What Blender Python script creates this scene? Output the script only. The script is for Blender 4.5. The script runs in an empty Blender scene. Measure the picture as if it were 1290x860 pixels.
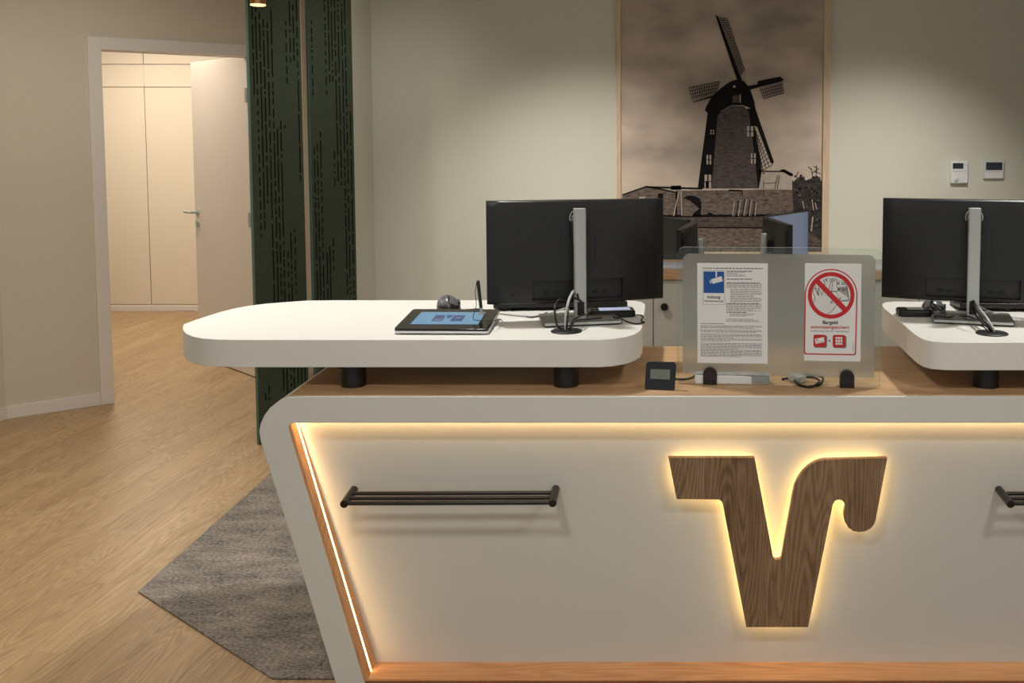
import bpy, bmesh, math, random
from mathutils import Vector, Matrix
S = bpy.context.scene
COL = S.collection
random.seed(7)
PI = math.pi

# ------------------------------------------------------------------ camera
F, CX, CY, CAMH = 1300.0, 820.0, 261.5, 1.68
PITCH = math.atan(0.0704)
cam_d = bpy.data.cameras.new('camera')
cam = bpy.data.objects.new('camera', cam_d); COL.objects.link(cam)
cam.location = (0, 0, CAMH)
cam.rotation_euler = (PI / 2 - PITCH, 0, 0)
cam_d.sensor_width = 36.0
cam_d.lens = 36.0 * F / 1290.0
cam_d.shift_x = -(CX - 645.0) / 1290.0
cam_d.shift_y = (CY - 430.0) / 1290.0
cam_d.clip_start = 0.05
S.camera = cam

# ------------------------------------------------------------------ world, exposure, lights
S.view_settings.view_transform = 'Standard'
S.view_settings.look = 'None'
S.view_settings.gamma = 1.0
S.view_settings.use_curve_mapping = False
S.view_settings.exposure = 0.1
W = bpy.data.worlds.new('lobby_ambient'); S.world = W; W.use_nodes = True
bg = W.node_tree.nodes['Background']
bg.inputs[0].default_value = (0.98, 1.0, 0.985, 1); bg.inputs[1].default_value = 0.50

def spot(name, loc, target, power, angle, blend=0.6, size=0.05, col=(1, .88, .74)):
    d = bpy.data.lights.new(name, 'SPOT'); d.energy = power; d.spot_size = math.radians(angle)
    d.spot_blend = blend; d.shadow_soft_size = size; d.color = col
    o = bpy.data.objects.new(name, d); COL.objects.link(o); o.location = loc
    o.rotation_euler = (Vector(target) - Vector(loc)).to_track_quat('-Z', 'Y').to_euler()
    return o

def area(name, loc, target, power, sx, sy, col=(1, .9, .78)):
    d = bpy.data.lights.new(name, 'AREA'); d.energy = power; d.shape = 'RECTANGLE'; d.size = sx; d.size_y = sy
    d.color = col
    o = bpy.data.objects.new(name, d); COL.objects.link(o); o.location = loc
    o.rotation_euler = (Vector(target) - Vector(loc)).to_track_quat('-Z', 'Y').to_euler()
    return o

CEIL = 2.78
LW = (1.0, .985, .935)
# wall washers, one each side of the poster
spot('downlight', (-.42, 5.05, CEIL - .03), (-.42, 6.5, .25), 150, 80, 1.0, .10, LW)
spot('downlight', (1.42, 5.05, CEIL - .03), (1.42, 6.5, .25), 150, 80, 1.0, .10, LW)
# above the two raised desk tops
spot('downlight', (-.75, 3.55, CEIL - .03), (-.75, 3.4, 0), 100, 105, .9, .06, LW)
spot('downlight', (1.5, 3.55, CEIL - .03), (1.5, 3.4, 0), 100, 105, .9, .06, LW)
# in front of the counter
spot('downlight', (-.75, 1.15, CEIL - .03), (-.65, 2.6, .3), 80, 115, .9, .16, LW)
spot('downlight', (1.45, 1.15, CEIL - .03), (1.35, 2.6, .3), 80, 115, .9, .16, LW)
# floor on the left, corridor beyond the door
LL = (1, .95, .86)
spot('downlight', (-2.35, 3.7, CEIL - .03), (-2.5, 3.7, 0), 120, 130, .9, .12, LL)
spot('downlight', (-2.6, 4.7, CEIL - .12), (-3.4, 6.0, .5), 62, 140, 1.0, .12, LL)
spot('downlight', (-1.25, 5.0, CEIL - .12), (-1.75, 6.2, 1.3), 22, 95, 1.0, .1, LW)  # added fill spot that brightens the return wall, not a known fixture
spot('downlight', (-3.72, 7.2, CEIL - .03), (-3.5, 7.7, 0), 62, 160, .7, .1, (1, .91, .78))
area('ceiling_lamp_panel', (-4.6, 8.6, CEIL - .03), (-4.6, 8.6, 0), 42, .6, .6, (1, .92, .80))
# ------------------------------------------------------------------ projection helpers
_f = Vector((0, math.cos(PITCH), -math.sin(PITCH)))
_u = Vector((0, math.sin(PITCH), math.cos(PITCH)))
_r = Vector((1, 0, 0))
EYE = Vector((0, 0, CAMH))
def ray(px, py):
    return _f + _r * ((px - CX) / F) - _u * ((py - CY) / F)
def PP(px, py, pt, n):
    d = ray(px, py); n = Vector(n)
    return EYE + d * ((Vector(pt) - EYE).dot(n) / d.dot(n))
def PZ(px, py, z): return PP(px, py, (0, 0, z), (0, 0, 1))
def PY(px, py, y): return PP(px, py, (0, y, 0), (0, 1, 0))

# ------------------------------------------------------------------ materials
def lin(c):
    out = []
    for v in c:
        v = v / 255.0
        out.append(v / 12.92 if v <= .04045 else ((v + .055) / 1.055) ** 2.4)
    return tuple(out)
def mat(name, rgb, rough=.5, metal=0.0, spec=.5, emit=None, estr=1.0, coat=0.0, noise=0.0, nscale=30, bump=0.0, bscale=200):
    m = bpy.data.materials.new(name); m.use_nodes = True
    nt = m.node_tree; b = nt.nodes['Principled BSDF']
    c = lin(rgb)
    b.inputs['Base Color'].default_value = (*c, 1)
    b.inputs['Roughness'].default_value = rough
    b.inputs['Metallic'].default_value = metal
    b.inputs['Specular IOR Level'].default_value = spec
    b.inputs['Coat Weight'].default_value = coat
    if emit:
        b.inputs['Emission Color'].default_value = (*lin(emit), 1)
        b.inputs['Emission Strength'].default_value = estr
    if noise or bump:
        tc = nt.nodes.new('ShaderNodeTexCoord')
    if noise:
        n = nt.nodes.new('ShaderNodeTexNoise'); n.inputs['Scale'].default_value = nscale; n.inputs['Detail'].default_value = 5
        nt.links.new(tc.outputs['Object'], n.inputs['Vector'])
        r = nt.nodes.new('ShaderNodeValToRGB')
        r.color_ramp.elements[0].position = .3; r.color_ramp.elements[1].position = .7
        r.color_ramp.elements[0].color = (*[v * (1 - noise) for v in c], 1)
        r.color_ramp.elements[1].color = (*[min(1, v * (1 + noise)) for v in c], 1)
        nt.links.new(n.outputs['Fac'], r.inputs['Fac']); nt.links.new(r.outputs['Color'], b.inputs['Base Color'])
    if bump:
        n2 = nt.nodes.new('ShaderNodeTexNoise'); n2.inputs['Scale'].default_value = bscale; n2.inputs['Detail'].default_value = 3
        nt.links.new(tc.outputs['Object'], n2.inputs['Vector'])
        bp = nt.nodes.new('ShaderNodeBump'); bp.inputs['Strength'].default_value = bump; bp.inputs['Distance'].default_value = .002
        nt.links.new(n2.outputs['Fac'], bp.inputs['Height']); nt.links.new(bp.outputs['Normal'], b.inputs['Normal'])
    return m

def wood(name, c1, c2, axis='Y', rough=.45, rnd=False, ring=1.0, fine=1.0, var=.12):
    """grain runs along axis (object space)"""
    m = bpy.data.materials.new(name); m.use_nodes = True
    nt = m.node_tree; b = nt.nodes['Principled BSDF']; L = nt.links.new
    b.inputs['Roughness'].default_value = rough
    b.inputs['Specular IOR Level'].default_value = .35
    tc = nt.nodes.new('ShaderNodeTexCoord')
    vec = tc.outputs['Object']
    oi = nt.nodes.new('ShaderNodeObjectInfo')
    if rnd:
        ml = nt.nodes.new('ShaderNodeMath'); ml.operation = 'MULTIPLY'; ml.inputs[1].default_value = 37.0
        L(oi.outputs['Random'], ml.inputs[0])
        ad = nt.nodes.new('ShaderNodeVectorMath'); ad.operation = 'ADD'
        L(vec, ad.inputs[0]); L(ml.outputs[0], ad.inputs[1]); vec = ad.outputs[0]
    def mapped(s_long, s_cross):
        mp = nt.nodes.new('ShaderNodeMapping')
        sc = {'X': (s_long, s_cross, s_cross), 'Y': (s_cross, s_long, s_cross), 'Z': (s_cross, s_cross, s_long)}[axis]
        mp.inputs['Scale'].default_value = sc
        L(vec, mp.inputs['Vector']); return mp.outputs[0]
    # large cathedral figure: a noise field sliced into rings
    n1 = nt.nodes.new('ShaderNodeTexNoise'); n1.inputs['Scale'].default_value = 1.0; n1.inputs['Detail'].default_value = 2.0
    n1.inputs['Roughness'].default_value = .45
    L(mapped(.7, 6.5), n1.inputs['Vector'])
    mu = nt.nodes.new('ShaderNodeMath'); mu.operation = 'MULTIPLY'; mu.inputs[1].default_value = 22.0 * ring
    L(n1.outputs['Fac'], mu.inputs[0])
    fr = nt.nodes.new('ShaderNodeMath'); fr.operation = 'PINGPONG'; fr.inputs[1].default_value = .5
    L(mu.outputs[0], fr.inputs[0])
    # fine fibres
    n2 = nt.nodes.new('ShaderNodeTexNoise'); n2.inputs['Scale'].default_value = 1.0; n2.inputs['Detail'].default_value = 4.0
    L(mapped(4 * fine, 150 * fine), n2.inputs['Vector'])
    n3 = nt.nodes.new('ShaderNodeTexNoise'); n3.inputs['Scale'].default_value = 1.0; n3.inputs['Detail'].default_value = 2.0
    L(mapped(.9, 9), n3.inputs['Vector'])
    a1 = nt.nodes.new('ShaderNodeMath'); a1.operation = 'MULTIPLY_ADD'; a1.inputs[1].default_value = .55
    L(fr.outputs[0], a1.inputs[0])
    a2 = nt.nodes.new('ShaderNodeMath'); a2.operation = 'MULTIPLY_ADD'; a2.inputs[1].default_value = .55; a2.inputs[2].default_value = -.12
    L(n2.outputs['Fac'], a2.inputs[0]); L(a2.outputs[0], a1.inputs[2])
    a3 = nt.nodes.new('ShaderNodeMath'); a3.operation = 'MULTIPLY_ADD'; a3.inputs[1].default_value = .5
    L(n3.outputs['Fac'], a3.inputs[0]); L(a1.outputs[0], a3.inputs[2])
    rp = nt.nodes.new('ShaderNodeValToRGB')
    rp.color_ramp.elements[0].position = .30; rp.color_ramp.elements[1].position = .78
    rp.color_ramp.elements[0].color = (*lin(c2), 1); rp.color_ramp.elements[1].color = (*lin(c1), 1)
    L(a3.outputs[0], rp.inputs['Fac'])
    out = rp.outputs['Color']
    if rnd:
        hs = nt.nodes.new('ShaderNodeHueSaturation')
        mr = nt.nodes.new('ShaderNodeMapRange'); mr.inputs['To Min'].default_value = 1 - var; mr.inputs['To Max'].default_value = 1 + var
        L(oi.outputs['Random'], mr.inputs['Value']); L(mr.outputs[0], hs.inputs['Value']); L(out, hs.inputs['Color'])
        out = hs.outputs['Color']
    L(out, b.inputs['Base Color'])
    return m

M = {}
M['wall'] = mat('wall_paint', (212, 208, 192), .85, spec=.2, bump=.08, bscale=350)
M['wall_left'] = mat('wall_paint_left', (208, 198, 180), .85, spec=.2, bump=.08, bscale=350)
M['ceil'] = mat('ceiling_paint', (225, 222, 214), .9, spec=.2)
M['trim'] = mat('trim_lacquer', (224, 216, 208), .45)
M['door'] = mat('door_lacquer', (226, 214, 200), .4)
M['cab_warm'] = mat('wardrobe_laminate', (228, 214, 192), .5)
M['cab_edge'] = mat('wardrobe_carcass', (150, 130, 108), .6)
M['felt'] = mat('green_felt', (68, 76, 60), .95, spec=.1, noise=.12, nscale=60, bump=.3, bscale=500)
M['felt_edge'] = mat('teal_felt_edge', (88, 110, 102), .95, spec=.1)
M['slot'] = mat('felt_slot', (22, 21, 17), .95, spec=.05)
M['white'] = mat('white_mineral', (222, 223, 216), .42, noise=.015, nscale=4)
M['slab'] = mat('white_desk_top', (231, 229, 222), .45, noise=.012, nscale=3)
M['panel'] = mat('white_panel', (214, 216, 211), .28)
M['oak'] = wood('oak_counter', (208, 172, 132), (178, 138, 98), 'X', .45)
M['oak_lining'] = wood('oak_lining', (226, 176, 126), (200, 144, 96), 'Z', .45)
M['oak_ledge'] = wood('oak_ledge', (236, 180, 128), (206, 144, 96), 'X', .4)
M['oak_floor'] = wood('oak_floor', (192, 162, 122), (154, 124, 88), 'Y', .42, rnd=True, var=.04, ring=1.5)
M['oak_frame'] = wood('oak_frame', (216, 190, 160), (196, 168, 138), 'Z', .5)
M['walnut'] = wood('walnut', (160, 132, 102), (104, 81, 59), 'Z', .5, ring=1.6, fine=1.0)
M['black'] = mat('black_metal', (26, 23, 22), .35)
M['blackp'] = mat('black_plastic', (24, 25, 26), .38, noise=.06, nscale=300)
M['blackg'] = mat('black_gloss', (12, 13, 14), .12)
M['blackr'] = mat('black_recess', (10, 10, 11), .6)
M['cable'] = mat('cable_black', (18, 18, 19), .5)
M['cablew'] = mat('cable_grey', (190, 190, 188), .45)
M['silver'] = mat('brushed_silver', (186, 190, 185), .42, metal=.25)
M['silverd'] = mat('graphite_foot', (104, 104, 101), .35, metal=.3)
M['dgrey'] = mat('dark_grey_plastic', (98, 98, 101), .3)
M['lgrey'] = mat('light_grey_plastic', (205, 206, 208), .4)
M['wplastic'] = mat('white_plastic', (226, 226, 224), .4)
M['lcd'] = mat('lcd_grey', (116, 122, 112), .3)
M['lcdd'] = mat('lcd_dark', (24, 34, 38), .2)
M['paper'] = mat('paper', (236, 236, 234), .7)
M['ink'] = mat('ink_black', (38, 38, 40), .8)
M['inkg'] = mat('ink_grey', (118, 118, 120), .8)
M['blue'] = mat('sign_blue', (20, 84, 158), .6)
M['red'] = mat('sign_red', (200, 36, 44), .55)
M['rug'] = None
M['screen_blue'] = mat('screen_lit', (40, 58, 74), .25, emit=(104, 146, 174), estr=.85)
M['screen_logo'] = mat('screen_logo_blue', (30, 38, 60), .25, emit=(58, 76, 128), estr=.7)
M['screen_logo2'] = mat('screen_logo_grey', (50, 55, 66), .25, emit=(100, 112, 140), estr=.7)
M['screen_pale'] = mat('screen_pale', (150, 160, 190), .25, emit=(150, 160, 192), estr=.4)
M['screen_far'] = mat('screen_far', (30, 34, 40), .3, emit=(100, 110, 132), estr=.7)
M['screen_off'] = mat('screen_off', (24, 26, 22), .3)
M['led'] = mat('led_strip', (255, 230, 190), .5, emit=(255, 214, 155), estr=11)
M['led_top'] = mat('led_strip_top', (255, 230, 190), .5, emit=(255, 208, 145), estr=9)
M['glow'] = mat('logo_backlight', (255, 225, 170), .5, emit=(255, 212, 135), estr=4.2)
M['copper'] = mat('copper_lamp', (214, 150, 96), .3, metal=.8)
M['lens'] = mat('lamp_lens', (255, 240, 200), .4, emit=(255, 225, 170), estr=1.2)

def rug_mat():
    m = bpy.data.materials.new('woven_carpet'); m.use_nodes = True
    nt = m.node_tree; b = nt.nodes['Principled BSDF']; L = nt.links.new
    b.inputs['Roughness'].default_value = .95; b.inputs['Specular IOR Level'].default_value = .1
    tc = nt.nodes.new('ShaderNodeTexCoord')
    mp = nt.nodes.new('ShaderNodeMapping'); mp.inputs['Scale'].default_value = (4, 8, 1)
    L(tc.outputs['Object'], mp.inputs[0])
    n1 = nt.nodes.new('ShaderNodeTexNoise'); n1.inputs['Scale'].default_value = 1.3; n1.inputs['Detail'].default_value = 6; n1.inputs['Roughness'].default_value = .7
    L(mp.outputs[0], n1.inputs['Vector'])
    mp2 = nt.nodes.new('ShaderNodeMapping'); mp2.inputs['Scale'].default_value = (75, 120, 1)
    L(tc.outputs['Object'], mp2.inputs[0])
    n2 = nt.nodes.new('ShaderNodeTexNoise'); n2.inputs['Scale'].default_value = 1; n2.inputs['Detail'].default_value = 2
    L(mp2.outputs[0], n2.inputs['Vector'])
    ad = nt.nodes.new('ShaderNodeMath'); ad.operation = 'MULTIPLY_ADD'; ad.inputs[1].default_value = .8
    L(n2.outputs['Fac'], ad.inputs[0])
    ad0 = nt.nodes.new('ShaderNodeMath'); ad0.operation = 'MULTIPLY'; ad0.inputs[1].default_value = .75
    L(n1.outputs['Fac'], ad0.inputs[0]); L(ad0.outputs[0], ad.inputs[2])
    rp = nt.nodes.new('ShaderNodeValToRGB')
    rp.color_ramp.elements[0].position = .52; rp.color_ramp.elements[1].position = 1.0
    rp.color_ramp.elements[0].color = (*lin((66, 65, 66)), 1); rp.color_ramp.elements[1].color = (*lin((172, 160, 148)), 1)
    L(ad.outputs[0], rp.inputs[0]); L(rp.outputs[0], b.inputs['Base Color'])
    bp = nt.nodes.new('ShaderNodeBump'); bp.inputs['Strength'].default_value = .6; bp.inputs['Distance'].default_value = .004
    L(n2.outputs['Fac'], bp.inputs['Height']); L(bp.outputs[0], b.inputs['Normal'])
    return m
M['rug'] = rug_mat()

def glass_mat(name, rough, tint, diff):
    m = bpy.data.materials.new(name); m.use_nodes = True
    nt = m.node_tree; L = nt.links.new
    for n in list(nt.nodes): nt.nodes.remove(n)
    out = nt.nodes.new('ShaderNodeOutputMaterial')
    if rough == 0:
        a = nt.nodes.new('ShaderNodeBsdfTransparent'); a.inputs[0].default_value = (*lin(tint), 1)
        g = nt.nodes.new('ShaderNodeBsdfGlossy'); g.inputs['Roughness'].default_value = .02
        fz = nt.nodes.new('ShaderNodeFresnel'); fz.inputs[0].default_value = 1.45
        mx = nt.nodes.new('ShaderNodeMixShader'); L(fz.outputs[0], mx.inputs[0]); L(a.outputs[0], mx.inputs[1]); L(g.outputs[0], mx.inputs[2])
    else:
        a = nt.nodes.new('ShaderNodeBsdfRefraction'); a.inputs[0].default_value = (*lin(tint), 1)
        a.inputs['Roughness'].default_value = rough; a.inputs['IOR'].default_value = 1.3
        d = nt.nodes.new('ShaderNodeBsdfDiffuse'); d.inputs[0].default_value = (*lin((210, 212, 210)), 1)
        mx = nt.nodes.new('ShaderNodeMixShader'); mx.inputs[0].default_value = diff
        L(a.outputs[0], mx.inputs[1]); L(d.outputs[0], mx.inputs[2])
    L(mx.outputs[0], out.inputs[0])
    return m
M['glass'] = glass_mat('clear_glass', 0, (246, 250, 248), 0)
M['glass_edge'] = mat('glass_edge', (224, 234, 230), .2)
M['frost'] = glass_mat('frosted_film', 0.38, (240, 241, 240), .22)

# ------------------------------------------------------------------ mesh helpers
class MB:
    def __init__(s): s.v = []; s.f = []; s.mi = []; s.sm = []
    def add(s, vs, fs, mi=0, smooth=False):
        o = len(s.v); s.v += [Vector(v) for v in vs]
        for f in fs: s.f.append([i + o for i in f]); s.mi.append(mi); s.sm.append(smooth)
        return s
    def box(s, c, d, rot=None, mi=0):
        c = Vector(c); h = [x / 2 for x in d]
        vs = [Vector((x * h[0], y * h[1], z * h[2])) for x in (-1, 1) for y in (-1, 1) for z in (-1, 1)]
        if rot is not None: vs = [rot @ v for v in vs]
        return s.add([v + c for v in vs], [(0, 1, 3, 2), (4, 6, 7, 5), (0, 4, 5, 1), (2, 3, 7, 6), (0, 2, 6, 4), (1, 5, 7, 3)], mi)
    def bounds(s, a, b, mi=0):
        a, b = Vector(a), Vector(b)
        return s.box((a + b) / 2, [abs(x) for x in (b - a)], None, mi)
    def prism(s, pts, off, mi=0, smooth=False, caps=True):
        """pts: ring of 3-D points, extruded by vector off"""
        n = len(pts); off = Vector(off)
        vs = [Vector(p) for p in pts] + [Vector(p) + off for p in pts]
        if caps: s.add(vs, [tuple(range(n))[::-1], tuple(range(n, 2 * n))], mi)
        s.add(vs, [(i, (i + 1) % n, n + (i + 1) % n, n + i) for i in range(n)], mi, smooth)
        return s
    def cyl(s, a, b, r, n=16, mi=0, r2=None, caps=True):
        a, b = Vector(a), Vector(b); r2 = r if r2 is None else r2
        q = (b - a).to_track_quat('Z', 'Y'); x = q @ Vector((1, 0, 0)); y = q @ Vector((0, 1, 0))
        A = [a + (x * math.cos(t) + y * math.sin(t)) * r for t in [2 * PI * i / n for i in range(n)]]
        B = [b + (x * math.cos(t) + y * math.sin(t)) * r2 for t in [2 * PI * i / n for i in range(n)]]
        s.add(A + B, [(i, (i + 1) % n, n + (i + 1) % n, n + i) for i in range(n)], mi, True)
        if caps:
            s.add(A, [tuple(range(n))[::-1]], mi); s.add(B, [tuple(range(n))], mi)
        return s
    def lathe(s, prof, c=(0, 0, 0), axis='Z', n=20, mi=0):
        c = Vector(c); vs = []
        for r, h in prof:
            for i in range(n):
                t = 2 * PI * i / n
                p = {'Z': (r * math.cos(t), r * math.sin(t), h), 'Y': (r * math.cos(t), h, r * math.sin(t)), 'X': (h, r * math.cos(t), r * math.sin(t))}[axis]
                vs.append(c + Vector(p))
        fs = [(k * n + i, k * n + (i + 1) % n, (k + 1) * n + (i + 1) % n, (k + 1) * n + i) for k in range(len(prof) - 1) for i in range(n)]
        s.add(vs, fs, mi, True)
        s.add(vs[:n], [tuple(range(n))], mi); s.add(vs[-n:], [tuple(range(n))], mi)
        return s
    def tube(s, pts, r, n=8, sub=6, mi=0):
        P = [Vector(p) for p in pts]
        if sub > 1 and len(P) > 2:
            Q = []
            for i in range(len(P) - 1):
                p0, p1, p2, p3 = P[max(i - 1, 0)], P[i], P[i + 1], P[min(i + 2, len(P) - 1)]
                for k in range(sub):
                    t = k / sub
                    Q.append(.5 * ((2 * p1) + (p2 - p0) * t + (2 * p0 - 5 * p1 + 4 * p2 - p3) * t * t + (3 * p1 - p0 - 3 * p2 + p3) * t ** 3))
            Q.append(P[-1]); P = Q
        vs = []; up = Vector((0.13, .31, .94))
        for i, p in enumerate(P):
            d = (P[min(i + 1, len(P) - 1)] - P[max(i - 1, 0)]).normalized()
            x = d.cross(up)
            if x.length < 1e-4: x = d.cross(Vector((1, 0, 0)))
            x.normalize(); y = d.cross(x).normalized()
            up = x.cross(d) if False else up
            vs += [p + (x * math.cos(2 * PI * k / n) + y * math.sin(2 * PI * k / n)) * r for k in range(n)]
        m = len(P)
        s.add(vs, [(k * n + i, k * n + (i + 1) % n, (k + 1) * n + (i + 1) % n, (k + 1) * n + i) for k in range(m - 1) for i in range(n)], mi, True)
        s.add(vs[:n], [tuple(range(n))], mi); s.add(vs[-n:], [tuple(range(n))], mi)
        return s
    def build(s, name, mats, parent=None, bevel=0, seg=2, smooth_all=False, local=False, recalc=True):
        """parent: an object; vertices are in world space unless local=True"""
        if not isinstance(mats, (list, tuple)): mats = [mats]
        me = bpy.data.meshes.new(name)
        inv = Matrix.Identity(4)
        if parent is not None and not local: inv = wm(parent).inverted()
        me.from_pydata([tuple(inv @ v) for v in s.v], [], s.f)
        for i, p in enumerate(me.polygons):
            p.material_index = s.mi[i]; p.use_smooth = s.sm[i] or smooth_all
        for m in mats: me.materials.append(m)
        if recalc:
            bm = bmesh.new(); bm.from_mesh(me)
            bmesh.ops.remove_doubles(bm, verts=bm.verts, dist=1e-6)
            bmesh.ops.recalc_face_normals(bm, faces=bm.faces); bm.to_mesh(me); bm.free()
        me.update()
        try: me.set_sharp_from_angle(angle=math.radians(40))
        except Exception: pass
        o = bpy.data.objects.new(name, me); COL.objects.link(o)
        if parent is not None: o.parent = parent
        if bevel:
            b = o.modifiers.new('edge', 'BEVEL'); b.width = bevel; b.segments = seg; b.limit_method = 'ANGLE'; b.angle_limit = math.radians(50)
            b.harden_normals = False
        return o

def wm(o):
    m = Matrix.Translation(o.location) @ o.rotation_euler.to_matrix().to_4x4()
    return (wm(o.parent) @ m) if o.parent else m
def tag(o, label, cat, group=None):
    o['label'] = label; o['category'] = cat
    if group: o['group'] = group
    return o
def thing(name, label, cat, loc=(0, 0, 0), rz=0, group=None):
    o = bpy.data.objects.new(name, None); COL.objects.link(o)
    o.location = loc; o.rotation_euler = (0, 0, rz); o.empty_display_size = .05
    return tag(o, label, cat, group)
def struct(o):
    o['kind'] = 'structure'; return o
def copy_tree(o, parent=None):
    c = o.copy(); COL.objects.link(c); c.parent = parent
    for ch in list(o.children): copy_tree(ch, c)
    return c
def rounded(pts, rads, n=8):
    """round the corners of a 2-D polygon"""
    out = []; N = len(pts)
    for i in range(N):
        p = Vector((pts[i][0], pts[i][1])); a = Vector((pts[i - 1][0], pts[i - 1][1])); b = Vector((pts[(i + 1) % N][0], pts[(i + 1) % N][1]))
        r = rads[i] if isinstance(rads, (list, tuple)) else rads
        if r <= 0: out.append((p.x, p.y)); continue
        u = (a - p).normalized(); v = (b - p).normalized()
        ang = u.angle(v); d = min(r / math.tan(ang / 2), (a - p).length * .499, (b - p).length * .499); r = d * math.tan(ang / 2)
        c = p + (u + v).normalized() * (r / math.sin(ang / 2))
        s0 = p + u * d - c; s1 = p + v * d - c
        a0 = math.atan2(s0.y, s0.x); da = math.atan2(s1.y, s1.x) - a0
        while da > PI: da -= 2 * PI
        while da < -PI: da += 2 * PI
        for k in range(n + 1):
            t = a0 + da * k / n; out.append((c.x + r * math.cos(t), c.y + r * math.sin(t)))
    return out
def text_mesh(txt, size, align='CENTER', bold=0.0, shear=0.0):
    c = bpy.data.curves.new('lettering', 'FONT'); c.body = txt; c.size = size; c.align_x = align; c.offset = bold; c.shear = shear
    c.resolution_u = 4
    o = bpy.data.objects.new('lettering', c); COL.objects.link(o)
    dg = bpy.context.evaluated_depsgraph_get(); ev = o.evaluated_get(dg); me = ev.to_mesh()
    vs = [v.co.copy() for v in me.vertices]; fs = [tuple(p.vertices) for p in me.polygons]
    ev.to_mesh_clear(); bpy.data.objects.remove(o); bpy.data.curves.remove(c)
    return vs, fs
class Sheet:
    """flat print: coordinates in metres, origin top-left, y down"""
    def __init__(s, O, U, V): s.O = Vector(O); s.U = Vector(U).normalized(); s.V = Vector(V).normalized(); s.N = s.V.cross(s.U).normalized(); s.mb = MB()
    def pt(s, x, y, l): return s.O + s.U * x + s.V * y + s.N * (.0003 * l)
    def poly(s, pts, mi, l=1): s.mb.add([s.pt(x, y, l) for x, y in pts], [tuple(range(len(pts)))], mi)
    def rect(s, x, y, w, h, mi, l=1): s.poly([(x, y), (x + w, y), (x + w, y + h), (x, y + h)], mi, l)
    def ring(s, outer, inner, mi, l=1):
        n = len(outer); vs = [s.pt(x, y, l) for x, y in outer + inner]
        s.mb.add(vs, [(i, (i + 1) % n, n + (i + 1) % n, n + i) for i in range(n)], mi)
    def line(s, pts, w, mi, l=1):
        for (x0, y0), (x1, y1) in zip(pts, pts[1:]):
            d = Vector((x1 - x0, y1 - y0));
            if d.length < 1e-9: continue
            d.normalize(); nx, ny = -d.y * w / 2, d.x * w / 2
            e = d * w * .25
            s.poly([(x0 + nx - e.x, y0 + ny - e.y), (x1 + nx + e.x, y1 + ny + e.y), (x1 - nx + e.x, y1 - ny + e.y), (x0 - nx - e.x, y0 - ny - e.y)], mi, l)
    def text(s, t, x, y, width, mi, l=1, bold=0.0):
        vs, fs = text_mesh(t, 1.0, 'CENTER', bold)
        k = width / (max(v.x for v in vs) - min(v.x for v in vs)); vs = [v * k for v in vs]
        s.mb.add([s.pt(x + v.x, y - v.y, l) for v in vs], fs, mi)

# ================================================================== SETTING
# ---- floor with planks
WB = 6.5                                            # back wall
base = struct(MB().bounds((-7.2, -1.5, -.06), (5.2, 10.6, -.011)).build('floor', mat('subfloor', (150, 118, 86), .7)))
pd = math.atan(.05)
PWID, PLEN = .19, 1.35
pm = MB(); pm.box((0, 0, -.005), (PWID - .0005, PLEN - .0007, .010))
plank0 = pm.build('plank', M['oak_floor'], base, bevel=.0004, seg=1, local=True)
first = True
Rf = Matrix.Rotation(-pd, 3, 'Z')
for i in range(-31, 3):
    off = (i * .618 % 1) * PLEN
    for k in range(0, 8):
        lx = i * PWID; ly = 2.2 + off + k * PLEN - PLEN
        p = Rf @ Vector((lx, ly, 0))
        if p.y > 10.2 or p.y < 1.9 or p.x < -5.6 or (p.y > 5.2 and p.x > -1.4) or (p.x < -4.9 and p.y < 6.0) or (p.x > -2.0 and p.y > 7.6): continue
        o = plank0 if first else plank0.copy()
        if not first: COL.objects.link(o); o.parent = base
        first = False
        o.location = p; o.rotation_euler = (0, 0, -pd)

# ---- diagonal wall with the door on the left
A = PZ(8, 527.3, 0); B = PZ(143, 507, 0)
ud = (B - A); ud.z = 0; ud.normalize()
un = Vector((-ud.y, ud.x, 0))                        # away from the camera
if un.y < 0: un = -un
WT = .13
def wall_run(mb, a, b, z0, z1, t=WT, n=None):
    n = un if n is None else n
    q = [Vector((a.x, a.y, z0)), Vector((b.x, b.y, z0)), Vector((b.x, b.y, z0)) + n * t, Vector((a.x, a.y, z0)) + n * t]
    mb.prism(q, (0, 0, z1 - z0))
def on_wall(px, py): return PP(px, py, A, un)
casing_w = .075
s_in = (B - A).dot(ud)                               # inner edge of the left casing
s_out = s_in - casing_w
topo = on_wall(112, 46).z
topi = topo - casing_w
OPW = .93
s_r = s_in + OPW
L_end = 2.35
mb = MB()
wall_run(mb, A, A + ud * (s_in - .01), 0, CEIL)
wall_run(mb, A + ud * (s_in - .01), A + ud * (s_r + .01), topi + .01, CEIL)
wall_run(mb, A + ud * (s_r + .01), A + ud * L_end, 0, CEIL)
struct(mb.build('wall_door_side', M['wall_left']))
dirL = Vector((-.30, -.95, 0)).normalized()
C2 = A + dirL * 2.0
nL = Vector((-.95, .30, 0))
mb = MB(); wall_run(mb, C2, A, 0, CEIL, WT, nL); struct(mb.build('wall_left', M['wall_left']))
mb = MB(); mb.bounds((C2.x - .13, -1.5, 0), (C2.x, C2.y + .05, CEIL)); struct(mb.build('wall_left_front', M['wall_left']))
# baseboards
mb = MB(); wall_run(mb, A - ud * .004, A + ud * (s_out), 0, .075, -.014); struct(mb.build('baseboard_door_side', M['trim'], bevel=.002))
mb = MB(); wall_run(mb, C2, A + dirL * -.004, 0, .075, -.014, nL); struct(mb.build('baseboard_left', M['trim'], bevel=.002))
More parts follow.
